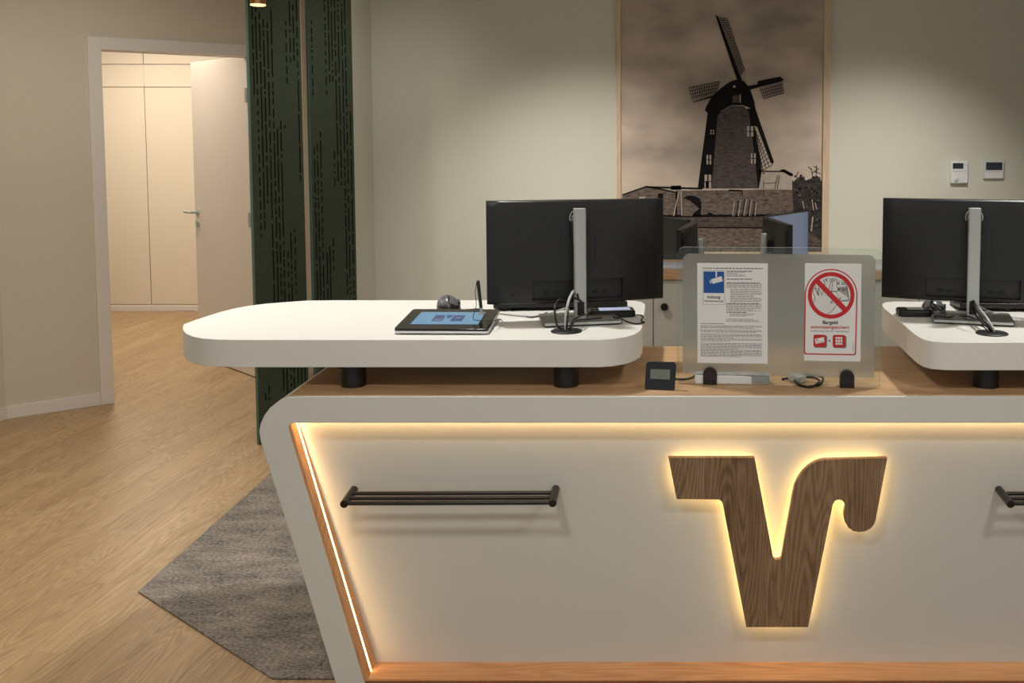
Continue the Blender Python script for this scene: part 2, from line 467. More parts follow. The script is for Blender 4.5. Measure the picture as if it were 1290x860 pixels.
# casing: left, top, right
mb = MB()
wall_run(mb, A + ud * s_out, A + ud * s_in, 0, topo, -.018)
wall_run(mb, A + ud * s_in, A + ud * s_r, topi, topo, -.018)
wall_run(mb, A + ud * s_r, A + ud * (s_r + casing_w), 0, topo, -.018)
wall_run(mb, A + ud * (s_in - .02), A + ud * s_in, 0, topi, WT + .01)
wall_run(mb, A + ud * s_r, A + ud * (s_r + .02), 0, topi, WT + .01)
wall_run(mb, A + ud * s_in, A + ud * s_r, topi, topi + .02, WT + .01)
struct(mb.build('trim_1', M['trim'], bevel=.002))
# door leaf, standing open
D1 = PZ(316, 472.5, .008); D2 = PZ(290, 463.0, .008)
dl = (D2 - D1); dl.z = 0; dl.normalize()
hinge = D1 - dl * .06
def px_of(p):
    q = Vector(p) - EYE; return CX + F * q.dot(_r) / q.dot(_f)
t = .3
while px_of(hinge + dl * t) > 251.5 and t < 1.3: t += .005
tip = hinge + dl * t
dn = Vector((dl.y, -dl.x, 0))
if dn.y > 0: dn = -dn                                # towards the camera
ztop = PP(243, 78.5, tip, dn).z
leaf = MB(); q = [Vector((hinge.x, hinge.y, .008)), Vector((tip.x, tip.y, .008)), Vector((tip.x, tip.y, .008)) - dn * .04, Vector((hinge.x, hinge.y, .008)) - dn * .04]
leaf.prism(q, (0, 0, ztop - .008))
door = struct(leaf.build('door_1', M['door'], bevel=.002))
hz = PP(249, 267, tip, dn).z
hp = tip - dl * .055; hp.z = hz
hm = MB()
hm.cyl(hp, hp + dn * .008, .026, 20)
hm.cyl(hp + dn * .008, hp + dn * .05, .010, 12)
hm.tube([hp + dn * .05, hp + dn * .055 + dl * .02, hp + dn * .055 + dl * .06, hp + dn * .055 + dl * .115], .0095, 10)
hm.build('door_handle', M['silver'], door)
kp = hp.copy(); kp.z -= .085
km = MB(); km.cyl(kp, kp + dn * .008, .026, 20); km.box(kp + dn * .012 - Vector((0, 0, .005)), (.012, .016, .034)); km.build('lock_cylinder', M['silver'], door)
for zz in (.25, 1.05, 1.9): MB().cyl(Vector((hinge.x, hinge.y, zz)) + dn * .008 , Vector((hinge.x, hinge.y, zz + .1)) + dn * .008, .009, 10).build('hinge', M['silver'], door)

# ---- corridor behind the door
CWY = 9.78
struct(MB().bounds((-7.2, CWY + .62, 0), (-1.7, CWY + .74, CEIL)).build('wall_corridor_back', M['wall_left']))
struct(MB().bounds((-7.2, 6.0, 0), (-7.08, CWY + .62, CEIL)).build('wall_corridor_left', M['wall_left']))
struct(MB().bounds((-1.82, 7.3, 0), (-1.7, CWY + .62, CEIL)).build('wall_corridor_right', M['wall_left']))
def zc(py): return PY(185, py, CWY).z
zt, zl1, zl2, zk, zf_ = zc(109.8), zc(81), zc(66), zc(383), 0
xs = PY(186, 240, CWY).x
uw = .86
for i, lab in ((-1, 'cream built-in wardrobe unit seen left of the seam behind the open door'), (0, 'cream built-in wardrobe unit seen right of the seam, next to the open door leaf'), (1, 'cream built-in wardrobe unit hidden behind the open door leaf'), (-2, 'cream built-in wardrobe unit hidden behind the left door casing')):
    x0 = xs + i * uw; x1 = x0 + uw; g = .003
    w = thing('wardrobe', lab, 'wardrobe', ((x0 + x1) / 2, CWY + .3, 0), 0, 'built-in wardrobe units in the corridor')
    MB().bounds((x0 + .001, CWY + .02, .02), (x1 - .001, CWY + .6, CEIL - .01)).build('carcass', M['cab_edge'], w)
    MB().bounds((x0 + g, CWY, zk), (x1 - g, CWY + .019, zt - g)).build('door', M['cab_warm'], w, bevel=.0015)
    MB().bounds((x0 + .0005, CWY, zt + g), (x1 - .0005, CWY + .019, zl1 - g)).build('fascia', M['cab_warm'], w, bevel=.001)
    MB().bounds((x0 + g, CWY, zl1 + g), (x1 - g, CWY + .019, CEIL - .02)).build('upper_door', M['cab_warm'], w, bevel=.0015)
    MB().bounds((x0 + .0005, CWY + .004, .05), (x1 - .0005, CWY + .019, zk - .004)).build('plinth', M['cab_warm'], w)
    MB().bounds((x0 + .0005, CWY - .004, .0), (x1 - .0005, CWY + .019, .05)).build('skirting', M['trim'], w, bevel=.002)

# ---- back wall, return wall, right wall, ceiling
xl = PY(471, 240, WB).x
struct(MB().bounds((xl - .06, WB, 0), (5.2, WB + .12, CEIL)).build('wall_back', M['wall']))
R0 = Vector((xl, WB + .001, 0)); R1 = Vector((xl - .04, 6.02, 0)); R2 = A + ud * L_end + un * WT
mb = MB(); mb.prism([R0, R1, R1 + Vector((-.10, .06, 0)), R0 + Vector((-.12, 0, 0))], (0, 0, CEIL)); struct(mb.build('wall_return', M['wall']))
mb = MB(); mb.prism([R1, R2, R2 + Vector((.1, .1, 0)), R1 + Vector((.02, .12, 0))], (0, 0, CEIL)); struct(mb.build('wall_behind_partition', M['wall']))
struct(MB().bounds((5.08, -1.5, 0), (5.2, WB, CEIL)).build('wall_right', M['wall']))
struct(MB().bounds((-7.2, -1.5, CEIL), (5.2, 10.6, CEIL + .1)).build('ceiling', M['ceil']))
struct(MB().bounds((xl, WB - .014, 0), (5.08, WB - .0005, .075)).build('baseboard_back', M['trim']))

# ---- carpet under the counter
pr = [PZ(343, 856, 0), PZ(174, 746.5, 0)]
y1 = pr[0].y; xL = pr[1].x; yL = pr[1].y
xc = PZ(343, 856, 0).x
XM = .36
ring = [(xc, y1), (2 * XM - xc, y1), (2 * XM - xL, yL), (2 * XM - xL, 6.2), (xL, 6.2), (xL, yL)]
rg = MB(); rg.prism([Vector((x, y, .0005)) for x, y in ring], (0, 0, .007))
o = rg.build('carpet', M['rug'], bevel=.002); tag(o, 'grey flecked woven carpet with cut corner on the floor under the counter', 'carpet')

# ================================================================== COUNTER
HW = .936
YF = PZ(820, 499.5, HW).y
TILT = math.tan(math.radians(1.0))
nF = Vector((0, -1, -TILT)).normalized()
P0F = Vector((0, YF, HW))
def FP(px, py): return PP(px, py, P0F, nF)
def mirror(p): return Vector((2 * XM - p.x, p.y, p.z))
XM = FP(980, 690).x
counter = thing('reception_counter', 'white reception counter with slanted ends, glowing recessed front and oak top', 'counter', (XM, YF + .4, 0))
# outer outline (px) top-left arc then slanted leg
oa = [FP(*p) for p in ((385, 499.3), (362, 500.2), (350, 505.5), (340, 513.5), (332.5, 523.5), (328, 534), (326.3, 543), (328.2, 556))]
lo = FP(326.8 + .3045 * (700 - 545), 700); lo2 = FP(326.8 + .3045 * (850 - 545), 850)
def to_floor(p, q, z=0.0): return p + (q - p) * ((z - p.z) / (q.z - p.z))
foot_o = to_floor(lo, lo2, .01)
ia = [FP(*p) for p in ((372, 532.7), (366, 533.5), (363.5, 537), (364.2, 543))]
li = FP(364 + .2975 * (700 - 540), 700); li2 = FP(364 + .2975 * (850 - 540), 850)
foot_i = to_floor(li, li2, .01)
leftside = oa + [foot_o, foot_i] + ia[::-1]
full = leftside[:len(oa) + 1] + [foot_i] + ia[::-1] + [mirror(p) for p in ia] + [mirror(foot_i), mirror(foot_o)] + [mirror(p) for p in oa[::-1]]
DEP = .69
sh = MB()
# build the U shape as strips so that every face is convex
def strip(mb, A_, B_):
    n = len(A_); o = Vector((0, DEP, 0))
    for i in range(n - 1):
        a0, a1, b0, b1 = A_[i], A_[i + 1], B_[i], B_[i + 1]
        mb.add([a0, a1, b1, b0], [(0, 1, 2, 3)]); mb.add([a0 + o, a1 + o, b1 + o, b0 + o], [(3, 2, 1, 0)])
        mb.add([a0, a0 + o, a1 + o, a1], [(0, 1, 2, 3)], 0, True); mb.add([b0, b1, b1 + o, b0 + o], [(0, 1, 2, 3)], 0, True)
def resample(pts, n):
    L = [0]
    for a, b in zip(pts, pts[1:]): L.append(L[-1] + (b - a).length)
    out = []
    for k in range(n):
        t = L[-1] * k / (n - 1); j = 0
        while j < len(L) - 2 and L[j + 1] < t: j += 1
        f = (t - L[j]) / max(L[j + 1] - L[j], 1e-9); out.append(pts[j].lerp(pts[j + 1], f))
    return out
Apts = [foot_o, lo2, lo] + oa[::-1]
Bl = [foot_i, li2, li] + [ia[3]] * 3 + [ia[2], ia[2], ia[1], ia[1], ia[0]]
Apts_all = Apts + [mirror(p) for p in Apts[::-1]]; B_all = Bl + [mirror(p) for p in Bl[::-1]]
strip(sh, Apts_all, B_all)
for a, b in ((Apts_all[0], B_all[0]), (Apts_all[-1], B_all[-1])):
    o = Vector((0, DEP, 0)); sh.add([a, b, b + o, a + o], [(0, 1, 2, 3)])
sh.build('shell', M['white'], counter, bevel=.002)
# oak top
xl_t = oa[1].x + .004
MB().bounds((xl_t, YF + .010, HW - .004), (2 * XM - xl_t, YF + DEP, HW + .003)).build('oak_top', M['oak'], counter, bevel=.001)
# recessed panel (leans back towards the bottom)
ztop_o = ia[0].z
zled = .075                                             # ledge height
REC_T, REC_B = .062, .105
ledge_pt = FP(470, 856.5)
zled = ledge_pt.z
pT = Vector((0, FP(700, 532.7).y + REC_T, ztop_o)); pB = Vector((0, ledge_pt.y + REC_B, zled))
dP = (pB - pT).normalized(); nP = Vector((0, dP.z, -dP.y)).normalized()
if nP.y > 0: nP = -nP
def PNL(px, py, off=0.0): return PP(px, py, pT + nP * off, nP)
def edge_x(z):                                          # inner edge of the opening at height z
    p, q = ia[3], foot_i
    return p.x + (q.x - p.x) * ((z - p.z) / (q.z - p.z))
def pan_y(z): return pT.y + (pB.y - pT.y) * ((z - pT.z) / (pB.z - pT.z))
pq = [Vector((edge_x(zz) - .02, pan_y(zz), zz)) for zz in (ztop_o + .02, zled - .02)]
pm = MB(); r4 = [pq[0], mirror(pq[0]), mirror(pq[1]), pq[1]]
pm.prism(r4, (0, .02, 0)); pm.build('front_panel', M['panel'], counter)
# oak lining on the slanted ends with an LED profile in it
def lining(sgn):
    def X(x): return x if sgn < 0 else 2 * XM - x
    m1, m2, m3 = MB(), MB(), MB()
    zs = [ztop_o - .004, zled]
    def fy(z): return FP(500, 600).y + (FP(500, 600).z - z) * TILT
    ring = []
    th = .009
    def sect(z, y0, y1, t0, t1):
        x = edge_x(z); yf = fy(z)
        return [Vector((X(x + t0), yf + y0, z)), Vector((X(x + t1), yf + y0, z)), Vector((X(x + t1), yf + y1, z)), Vector((X(x + t0), yf + y1, z))]
    def loft(mb, fa):
        a, b = fa(zs[0]), fa(zs[1])
        mb.add(a + b, [(0, 1, 2, 3), (7, 6, 5, 4), (0, 4, 5, 1), (1, 5, 6, 2), (2, 6, 7, 3), (3, 7, 4, 0)])
    e = zs
    loft(m1, lambda z: sect(z, .001, .046, -.001, th))
    loft(m2, lambda z: sect(z, .047, .057, -.001, th - .001))
    loft(m3, lambda z: sect(z, .058, pan_y(z) - fy(z) + .002, -.001, th))
    m1.add(m3.v, m3.f)
    m1.build('end_lining', M['oak_lining'], counter, bevel=.001)
    m2.build('led_strip', M['led'], counter)
lining(-1); lining(1)
# LED strip under the top beam, close to the panel
zl = ztop_o - .002
MB().bounds((edge_x(zl) + .012, pT.y - .024, zl - .003), (2 * XM - edge_x(zl) - .012, pT.y - .012, zl + .004)).build('led_strip', M['led_top'], counter)
# oak ledge and base below the panel
lg = MB(); a = Vector((edge_x(zled) + .001, ledge_pt.y + .004, zled)); b = Vector((edge_x(zled) + .001, pB.y + .02, zled))
lg.prism([a, mirror(a), mirror(b), b], (0, 0, -.006)); lg.build('ledge', M['oak_ledge'], counter, bevel=.001)
bs = MB(); xa = edge_x(zled - .03) + .001; bs.prism([Vector((xa, ledge_pt.y + .006, .01)), Vector((2 * XM - xa, ledge_pt.y + .006, .01)), Vector((2 * XM - xa, ledge_pt.y + .03, .01)), Vector((xa, ledge_pt.y + .03, .01))], (0, 0, zled - .011 - .01))
bs.build('base_board', M['oak_ledge'], counter)
MB().bounds((edge_x(.3) + .15, YF + .32, .008), (2 * XM - edge_x(.3) - .15, YF + .36, HW - .08)).build('back_panel', M['white'], counter)

# ---- backlit emblem on the panel
LZ = 3.306
def lz(x, y): return (820 + x / LZ, 550 + y / LZ)
vp = [(73, 87), (432, 87), (508, 495)]
vp += [(508 + 18 - 18 * math.cos(t), 497 + 16 * math.sin(t)) for t in [PI * k / 8 for k in range(1, 8)]]
vp += [(544, 495), (590, 240), (598, 205), (611, 176), (632, 145), (660, 119), (690, 103), (720, 95), (985, 88), (960, 222), (937, 345), (930, 365), (915, 383), (893, 394), (868, 397), (843, 393), (823, 379), (809, 357), (803, 330), (805, 308), (809, 290), (806, 275), (795, 265), (781, 262), (767, 267), (758, 282),
       (655, 793), (397, 793), (300, 285), (295, 270), (284, 262), (107, 260)]
emblem = thing('counter_emblem', 'walnut backlit emblem shaped like a V joined to a lowercase r on the counter front', 'emblem', PNL(980, 690, .0))
GAP, THK = .030, .016
fr = [PNL(*lz(x, y), GAP + THK) for x, y in vp]
em = MB(); em.prism(fr, -nP * THK); em.build('emblem_plate', M['walnut'], emblem, bevel=.0008)
def inset(pts, d):
    out = []; n = len(pts)
    area2 = sum(pts[i][0] * pts[(i + 1) % n][1] - pts[(i + 1) % n][0] * pts[i][1] for i in range(n))
    s = 1 if area2 > 0 else -1
    for i in range(n):
        p0, p1, p2 = Vector(pts[i - 1]), Vector(pts[i]), Vector(pts[(i + 1) % n])
        e1, e2 = (p1 - p0).normalized(), (p2 - p1).normalized()
        n1, n2 = Vector((-e1.y, e1.x)) * s, Vector((-e2.y, e2.x)) * s
        b = (n1 + n2); b = b / max(.5, b.dot(n1)) if b.length > 1e-6 else n1
        out.append((p1.x + b.x * d, p1.y + b.y * d))
    return out
vi = inset(vp, 14)
gl = MB(); gr = [PNL(*lz(x, y), GAP - .001) for x, y in vi]; gr2 = [p - nP * .006 for p in gr]
n = len(gr)
gl.prism(gr, -nP * .006)
gl.build('backlight', M['glow'], emblem)
for x, y in ((180, 170), (520, 700), (880, 200), (480, 600)):
    c = PNL(*lz(x, y), 0); MB().cyl(c, c + nP * (GAP - .004), .006, 8).build('spacer', M['silver'], emblem)

# ---- black triple rails on the panel
rail = thing('bag_rail', 'black metal triple rail on the counter front, left of the emblem', 'rail', PNL(573, 614, 0), 0, 'bag rails on the counter front')
def rail_post(pxb, pyb):
    a = PNL(pxb, pyb, 0); b = a + nP * .105
    m = MB(); m.cyl(a, b, .0115, 18); return m, a, b
m, a0, b0 = rail_post(446.3, 616); m.build('bracket', M['black'], rail, bevel=.0015)
m, a1, b1 = rail_post(700.2, 615); m.build('bracket', M['black'], rail, bevel=.0015)
for f in (.30, .62, .93):
    MB().cyl(a0.lerp(b0, f), a1.lerp(b1, f), .0062, 12).build('rail_bar', M['black'], rail)
r2 = copy_tree(rail); r2['label'] = 'black metal triple rail right of the emblem, cut off by the right picture edge'
r2.location = rail.location + Vector((PNL(1258, 616, 0).x - a0.x, 0, 0))

# ================================================================== RAISED DESK TOPS
ZS = 1.089; STH = .081
def slab(name, label, pix, legs):
    pts = [PZ(x, y, ZS) for x, y in pix]
    c = sum(pts, Vector()) / len(pts)
    th = thing(name, label, 'desk top', (c.x, c.y, HW + .003), 0, 'raised white desk tops on the counter')
    m = MB(); m.prism(pts, (0, 0, -STH), 0, True)
    m.build('slab', M['slab'], th, bevel=.0015)
    for lx, ly in legs:
        p = PZ(lx, ly, HW + .003)
        p.y += .038
        MB().lathe([(.037, HW + .003), (.037, ZS - STH - .01), (.05, ZS - STH - .01), (.05, ZS - STH)], (p.x, p.y, 0), n=28).build('leg', M['black'], th)
    return th
lp = [(231, 408.5), (230, 412.5), (230.8, 416), (234.5, 420), (242, 423.3), (254, 425.8), (272, 427.2), (300, 427.8), (755, 427.8), (772, 426.8), (788, 424.3), (799, 421), (806, 417), (809, 412), (812.8, 386), (812.5, 382.6), (808, 380), (798, 378.4), (780, 378), (470, 378), (420, 378.0), (385, 378.5), (360, 380.3), (335, 382.3), (313, 385), (292.6, 388.8), (275, 393.5), (258, 398.8), (246, 402.8), (238, 405.6)]
slab('counter_desk_top', 'long white raised desk top with rounded left end, left of the glass screen', lp, [(441, 489), (712, 489)])
rp_ = [(1112.5, 387), (1111, 384), (1112.5, 381.6), (1117, 380.3), (1128, 379.6), (1290, 379.8)]
rl = [(1152, 420.5), (1157, 424), (1164, 427.5), (1174, 429.8), (1190, 431), (1205, 431.2)]
Rp = [PZ(x, y, ZS) for x, y in rp_] ; Rl = [PZ(x, y, ZS) for x, y in rl]
ext = 2.28
pts = Rl + [Vector((ext - .35, Rl[-1].y, ZS)), Vector((ext - .12, Rl[-1].y + .04, ZS)), Vector((ext, Rl[-1].y + .16, ZS)), Vector((ext - .05, Rl[-1].y + .3, ZS)), Vector((ext - .3, Rp[-1].y - .05, ZS)), Vector((ext - .55, Rp[-1].y, ZS))] + Rp[::-1]
c = sum(pts, Vector()) / len(pts)
th = thing('counter_desk_top', 'white raised desk top on the counter, right of the glass screen', 'desk top', (c.x, c.y, HW + .003), 0, 'raised white desk tops on the counter')
m = MB(); m.prism(pts, (0, 0, -STH), 0, True); m.build('slab', M['slab'], th, bevel=.0015)
for lx in (1247, 1480):
    p = PZ(lx, 490, HW + .003); p.y += .038
    MB().lathe([(.037, HW + .003), (.037, ZS - STH - .01), (.05, ZS - STH - .01), (.05, ZS - STH)], (p.x, p.y, 0), n=28).build('leg', M['black'], th)

# ================================================================== MONITORS
def monitor(name, label, group, ptop=.362, logo=True):
    """origin on the table under the panel; back of the panel looks along -Y"""
    r = thing(name, label, 'monitor', (0, 0, 0), 0, group)
    w, z0, z1 = .285, .058, .385
    zc_, hh = (z0 + z1) / 2, (z1 - z0) / 2
    rx0, rx1, rz0, rz1 = -.145, .145, z0 + .012, z0 + .074
    e = .0008
    us = sorted(set([-w, -w + .004, -w + .02, -w * .85, -w * .7, w * .7, w * .85, w - .02, w - .004, w, rx0 - e, rx0, rx1, rx1 + e, -.08, 0, .08]))
    vs_ = sorted(set([z0, z0 + .004, rz0 - e, rz0, rz1, rz1 + e, zc_, z1 - .05, z1 - .02, z1 - .004, z1]))
    def dep(x, z):
        u, v = abs(x) / w, abs(z - zc_) / hh
        d = .010 + .022 * (1 - u ** 3.0) + .004 * (1 - v ** 8)
        if u > .97 or v > .985: d -= .004
        if rx0 - 1e-6 <= x <= rx1 + 1e-6 and rz0 - 1e-6 <= z <= rz1 + 1e-6: d -= .018
        return -d
    m = MB(); nu, nv = len(us), len(vs_)
    back = [Vector((x, dep(x, z), z)) for z in vs_ for x in us]
    m.add(back, [(j * nu + i, j * nu + i + 1, (j + 1) * nu + i + 1, (j + 1) * nu + i) for j in range(nv - 1) for i in range(nu - 1)], 0, True)
    per = [back[i] for i in range(nu)] + [back[j * nu + nu - 1] for j in range(1, nv)] + [back[(nv - 1) * nu + i] for i in range(nu - 2, -1, -1)] + [back[j * nu] for j in range(nv - 2, 0, -1)]
    fr_ = [Vector((p.x, .012, p.z)) for p in per]; n = len(per)
    m.add(per + fr_, [(i, (i + 1) % n, n + (i + 1) % n, n + i) for i in range(n)]); m.add(fr_, [tuple(range(n))])
    m.build('housing', M['blackp'], r, local=True)
    MB().box((0, .0126, zc_ + .004), (2 * w - .014, .001, 2 * hh - .022)).build('screen', M['screen_off'], r, local=True)
    # seams of the stand cover
    s = MB()
    for c_, d_ in (((-.055, -.0362, .235), (.0012, .001, .11)), ((.055, -.0362, .235), (.0012, .001, .11)), ((0, -.0362, .18), (.1088, .001, .0012))):
        MB().box(c_, d_).build('cover_seam', M['blackr'], r, local=True)
    # connectors and button in the recess
    s = MB()
    for x in (-.10, -.07, .06, .09): MB().box((x, -.018, z0 + .03), (.018, .006, .008)).build('connector', M['blackr'], r, local=True)
    s.cyl((-.205, -.0285, z0 + .03), (-.205, -.0225, z0 + .03), .006, 12)
    s.build('lock_slot', M['blackr'], r, local=True)
    # stand
    p = MB(); prof = rounded([(-.019, -.088), (.019, -.088), (.019, -.060), (-.019, -.060)], .006, 4)
    p.prism([Vector((x, y, .008)) for x, y in prof], (0, 0, ptop - .008), 0, True)
    pole = p.build('pole', M['silver'], r, bevel=.0015, local=True)
    MB().box((0, -.0885, .048), (.022, .0015, .042)).build('cable_hole', M['blackr'], pole, local=True)
    MB().box((0, -.048, ptop - .07), (.05, .03, .06)).build('hinge_arm', M['blackp'], r, bevel=.003, local=True)
    f = MB(); fp = rounded([(-.125, -.135), (.125, -.135), (.118, .045), (-.118, .045)], .008, 4)
    f.prism([Vector((x, y, .004)) for x, y in fp], (0, 0, .010)); ft = f.build('foot', M['silverd'], r, bevel=.001, local=True)
    MB().box((0, -.1355, .0095), (.236, .002, .007)).build('front_edge', M['silver'], ft, local=True)
    f = MB(); f.prism([Vector((x * .95, y * .95, 0)) for x, y in fp], (0, 0, .004)); f.build('rubber_pad', M['blackr'], ft, local=True)
    if logo:
        g = MB(); cz = z1 - .055
        N = 36
        for ro, ri, y in ((.0275, .0245, -.0366),):
            o_ = [Vector((ro * math.cos(2 * PI * i / N), y, cz + ro * math.sin(2 * PI * i / N))) for i in range(N)]
            i_ = [Vector((ri * math.cos(2 * PI * i / N), y, cz + ri * math.sin(2 * PI * i / N))) for i in range(N)]
            g.add(o_ + i_, [(i, (i + 1) % N, N + (i + 1) % N, N + i) for i in range(N)])
        vs, fs = text_mesh('DELL', .0195, 'CENTER', .0005)
        g.add([Vector((v.x * .95, -.0366, cz - .0068 + v.y)) for v in vs], fs)
        g.build('maker_badge', M['lgrey'], r, local=True, recalc=False)
    return r
def put(o, pole_pt, rz):
    o.rotation_euler = (0, 0, rz)
    o.location = Vector(pole_pt) - Matrix.Rotation(rz, 3, 'Z') @ Vector((0, -.074, 0)); o.location.z = pole_pt[2]
MG = 'monitors seen from behind on the raised desk tops'
mon1 = monitor('monitor', 'black monitor seen from behind on the left raised desk top, silver stand', MG)
p1 = PZ(731, 406.5, ZS); put(mon1, p1, math.radians(13))
mon2 = copy_tree(mon1); mon2['label'] = 'black monitor seen from behind on the right raised desk top, below the thermostats'
p2 = PZ(1225, 405.5, ZS); put(mon2, p2, math.radians(-15))

# ---- four monitors on the workstation behind, standing in two corners
ZD = .825
MG2 = 'monitors on the workstation under the windmill picture'
dk = thing('workstation_desk', 'white workstation desk between the sideboard and the windmill picture', 'desk', (.4, 5.85, 0))
MB().bounds((-.75, 5.1, ZD - .03), (1.55, 6.47, ZD)).build('desk_top', M['slab'], dk, bevel=.002)
for x in (-.65, 1.45):
    for y in (5.2, 6.37): MB().bounds((x - .03, y - .03, .008), (x + .03, y + .03, ZD - .03)).build('leg', M['silver'], dk)
proto = monitor('monitor', '', MG2, .315, False)
def back_mon(c, ang, lab, scr, o=None):
    o = copy_tree(proto) if o is None else o
    o['label'] = lab; o.location = (c[0], c[1], ZD); o.rotation_euler = (0, 0, math.radians(ang))
    for ch in o.children:
        if ch.name.startswith('screen'):
            ch.material_slots[0].link = 'OBJECT'; ch.material_slots[0].material = scr
    return o
back_mon((.695, 5.665), -82.7, 'dark monitor back beside the blue lit screen, under the windmill picture', M['screen_off'], proto)
back_mon((.815, 6.20), -124, 'monitor with blue lit screen under the right part of the windmill picture', M['screen_far'])
back_mon((.19, 5.385), 79.6, 'narrow dark monitor back standing edge-on above the left part of the glass screen', M['screen_off'])
back_mon((.05, 5.935), 125.6, 'dark switched-off monitor right behind the left big monitor, under the windmill picture', M['screen_off'])

# ================================================================== SIDEBOARD
YS = 4.62
HSB = PZ(840, 342, 1.07).z
ztop_s = 1.68 - (1.68 - PY(840, 342, YS).z)
xs0 = PY(823, 400, YS).x
cabm = mat('sideboard_lacquer', (196, 190, 176), .5)
bounds_x = [xs0 - .6, xs0, xs0 + .6, xs0 + 1.2, xs0 + 1.8]
wt = .036
labs = ['grey-white sideboard unit behind the left monitor, left of the door seam', 'grey-white sideboard unit whose black knob shows beside the glass screen', 'grey-white sideboard unit behind the right edge of the glass screen', 'grey-white sideboard unit hidden behind the right monitor']
for i, lb in enumerate(labs):
    x0, x1 = bounds_x[i], bounds_x[i + 1]
    u = thing('sideboard_unit', lb, 'cabinet', ((x0 + x1) / 2, YS + .22, 0), 0, 'sideboard units behind the counter')
    MB().bounds((x0 + .0005, YS + .02, .06), (x1 - .0005, YS + .44, ztop_s - wt)).build('body', cabm, u)
    MB().bounds((x0 + .03, YS + .06, .008), (x1 - .03, YS + .4, .06)).build('plinth', M['blackr'], u)
    d = MB().bounds((x0 + .002, YS, .065), (x1 - .002, YS + .019, ztop_s - wt - .004)).build('door', cabm, u, bevel=.001)
    kx = x0 + .05; kz = PY(837, 385.5, YS).z
    MB().lathe([(.008, 0), (.008, -.012), (.0165, -.014), (.0175, -.024), (.015, -.027)], (kx, YS, kz), 'Y', 20).build('knob', M['black'], d)
o = MB().bounds((bounds_x[0] - .01, YS - .012, ztop_s - wt), (bounds_x[-1] + .01, YS + .45, ztop_s)).build('worktop', M['oak'], bevel=.0015)
tag(o, 'oak worktop lying on the sideboard units behind the counter', 'worktop')
c = PZ(842, 336, ztop_s)
o = MB().box((c.x - .02, c.y, ztop_s + .008), (.30, .13, .016)).build('paper_stack', mat('paper_bluish', (206, 210, 226), .7), bevel=.001)
tag(o, 'bluish white paper stack on the sideboard top beside the left monitor', 'paper')
c = PZ(1118, 337, ztop_s)
o = MB().box((c.x, c.y + .03, ztop_s + .010), (.22, .20, .020)).build('paper_stack', M['paper'], bevel=.001)
tag(o, 'white paper stack on the sideboard top beside the right monitor', 'paper')

# ================================================================== GLASS SCREEN ON THE COUNTER
ZW = HW + .003
gl0 = PZ(853, 482.5, ZW); gl1 = PZ(1109, 488.5, ZW)
gu = (gl1 - gl0); gu.z = 0; gu.normalize()
gn = Vector((gu.y, -gu.x, 0))                          # towards the camera
def GP(px, py, off=0.0): return PP(px, py, gl0 + gn * off, gn)
glass = thing('glass_screen', 'frosted glass screen with clear border standing on two black feet on the counter', 'glass screen', (gl0 + gl1) / 2)
def gframe(px, py):
    p = GP(px, py) - gl0; return (p.dot(gu), p.z + ZW)
cs = [gframe(852.5, 311), gframe(1110.5, 312.5), gframe(1108.5, 487), gframe(852.5, 481)]
cs[2] = (cs[2][0], ZW + .004); cs[3] = (cs[3][0], ZW + .004)
op = rounded(cs, [.025, .02, .004, .004], 8)
gw = lambda x, z, off=0: gl0 + gu * x + Vector((0, 0, z - gl0.z)) + gn * off
GT = .006
g = MB(); g.prism([gw(x, z) for x, z in op], -gn * GT, 0)
for f_i in range(2, len(g.mi)): g.mi[f_i] = 1
for k in range(len(g.f)):
    g.mi[k] = 0 if len(g.f[k]) > 6 else 1
pane = g.build('pane', [M['glass'], M['glass_edge']], glass)
ci = [gframe(860, 319), gframe(1103, 321), gframe(1101, 476), gframe(860, 476)]
zb = ZW + .03
ci[2] = (ci[2][0], zb); ci[3] = (ci[3][0], zb)
fi = rounded(ci, [.022, .022, .003, .003], 8)
g = MB(); g.prism([gw(x, z, .0018) for x, z in fi], -gn * .0012)
g.build('frosted_film', M['frost'], glass)
for px in (894.5, 1067):
    b = GP(px, 480); x = (b - gl0).dot(gu)
    w2 = .0205; hgt = .052
    sh_ = [(x - w2, ZW)] + [(x - w2 * math.cos(t), ZW + hgt - w2 + w2 * math.sin(t)) for t in [PI * k / 12 for k in range(13)]] + [(x + w2, ZW)]
    f = MB(); f.prism([gw(a, z, .012) for a, z in sh_], -gn * .010); f.prism([gw(a, z, -.008) for a, z in sh_], -gn * .010)
    f.prism([gw(a, z, .002) for a, z in [(x - w2, ZW), (x + w2, ZW), (x + w2, ZW + .004), (x - w2, ZW + .004)]], -gn * .01)
    f.build('foot', M['black'], glass, bevel=.001)

# ---- notices on the glass
PI_MATS = [M['paper'], M['ink'], M['inkg'], M['blue'], M['red'], M['wplastic']]
def sheet(name, label, tl, tr, bl):
    o0 = GP(*tl, .0030); o1 = GP(*tr, .0030); o2 = GP(*bl, .0030)
    U = (o1 - o0); V = (o2 - o0); w, h = U.length, V.length
    U.normalize(); V = (V - U * V.dot(U)).normalized()
    t = thing(name, label, 'notice', o0 + U * w / 2 + V * h)
    m = MB(); q = [o0, o0 + U * w, o0 + U * w + V * h, o0 + V * h]
    s = Sheet(o0, U, V)
    if s.N.dot(gn) < 0: s.N = -s.N
    m.prism([p + s.N * .0001 for p in q], -s.N * .0006); m.build('sheet', M['paper'], t)
    return t, s, w, h
t1, s, w, h = sheet('notice_sheet', 'white notice full of small print with blue camera pictogram, left on the glass', (878.3, 331), (967.3, 331.5), (875.5, 456.8))
kx, ky = w / 558.0, h / 775.0                           # zoom units of the sheet
def q(x, y): return ((x - 42) * kx, (y - 32) * ky)
x, y = q(85, 88); x2, y2 = q(262, 353)
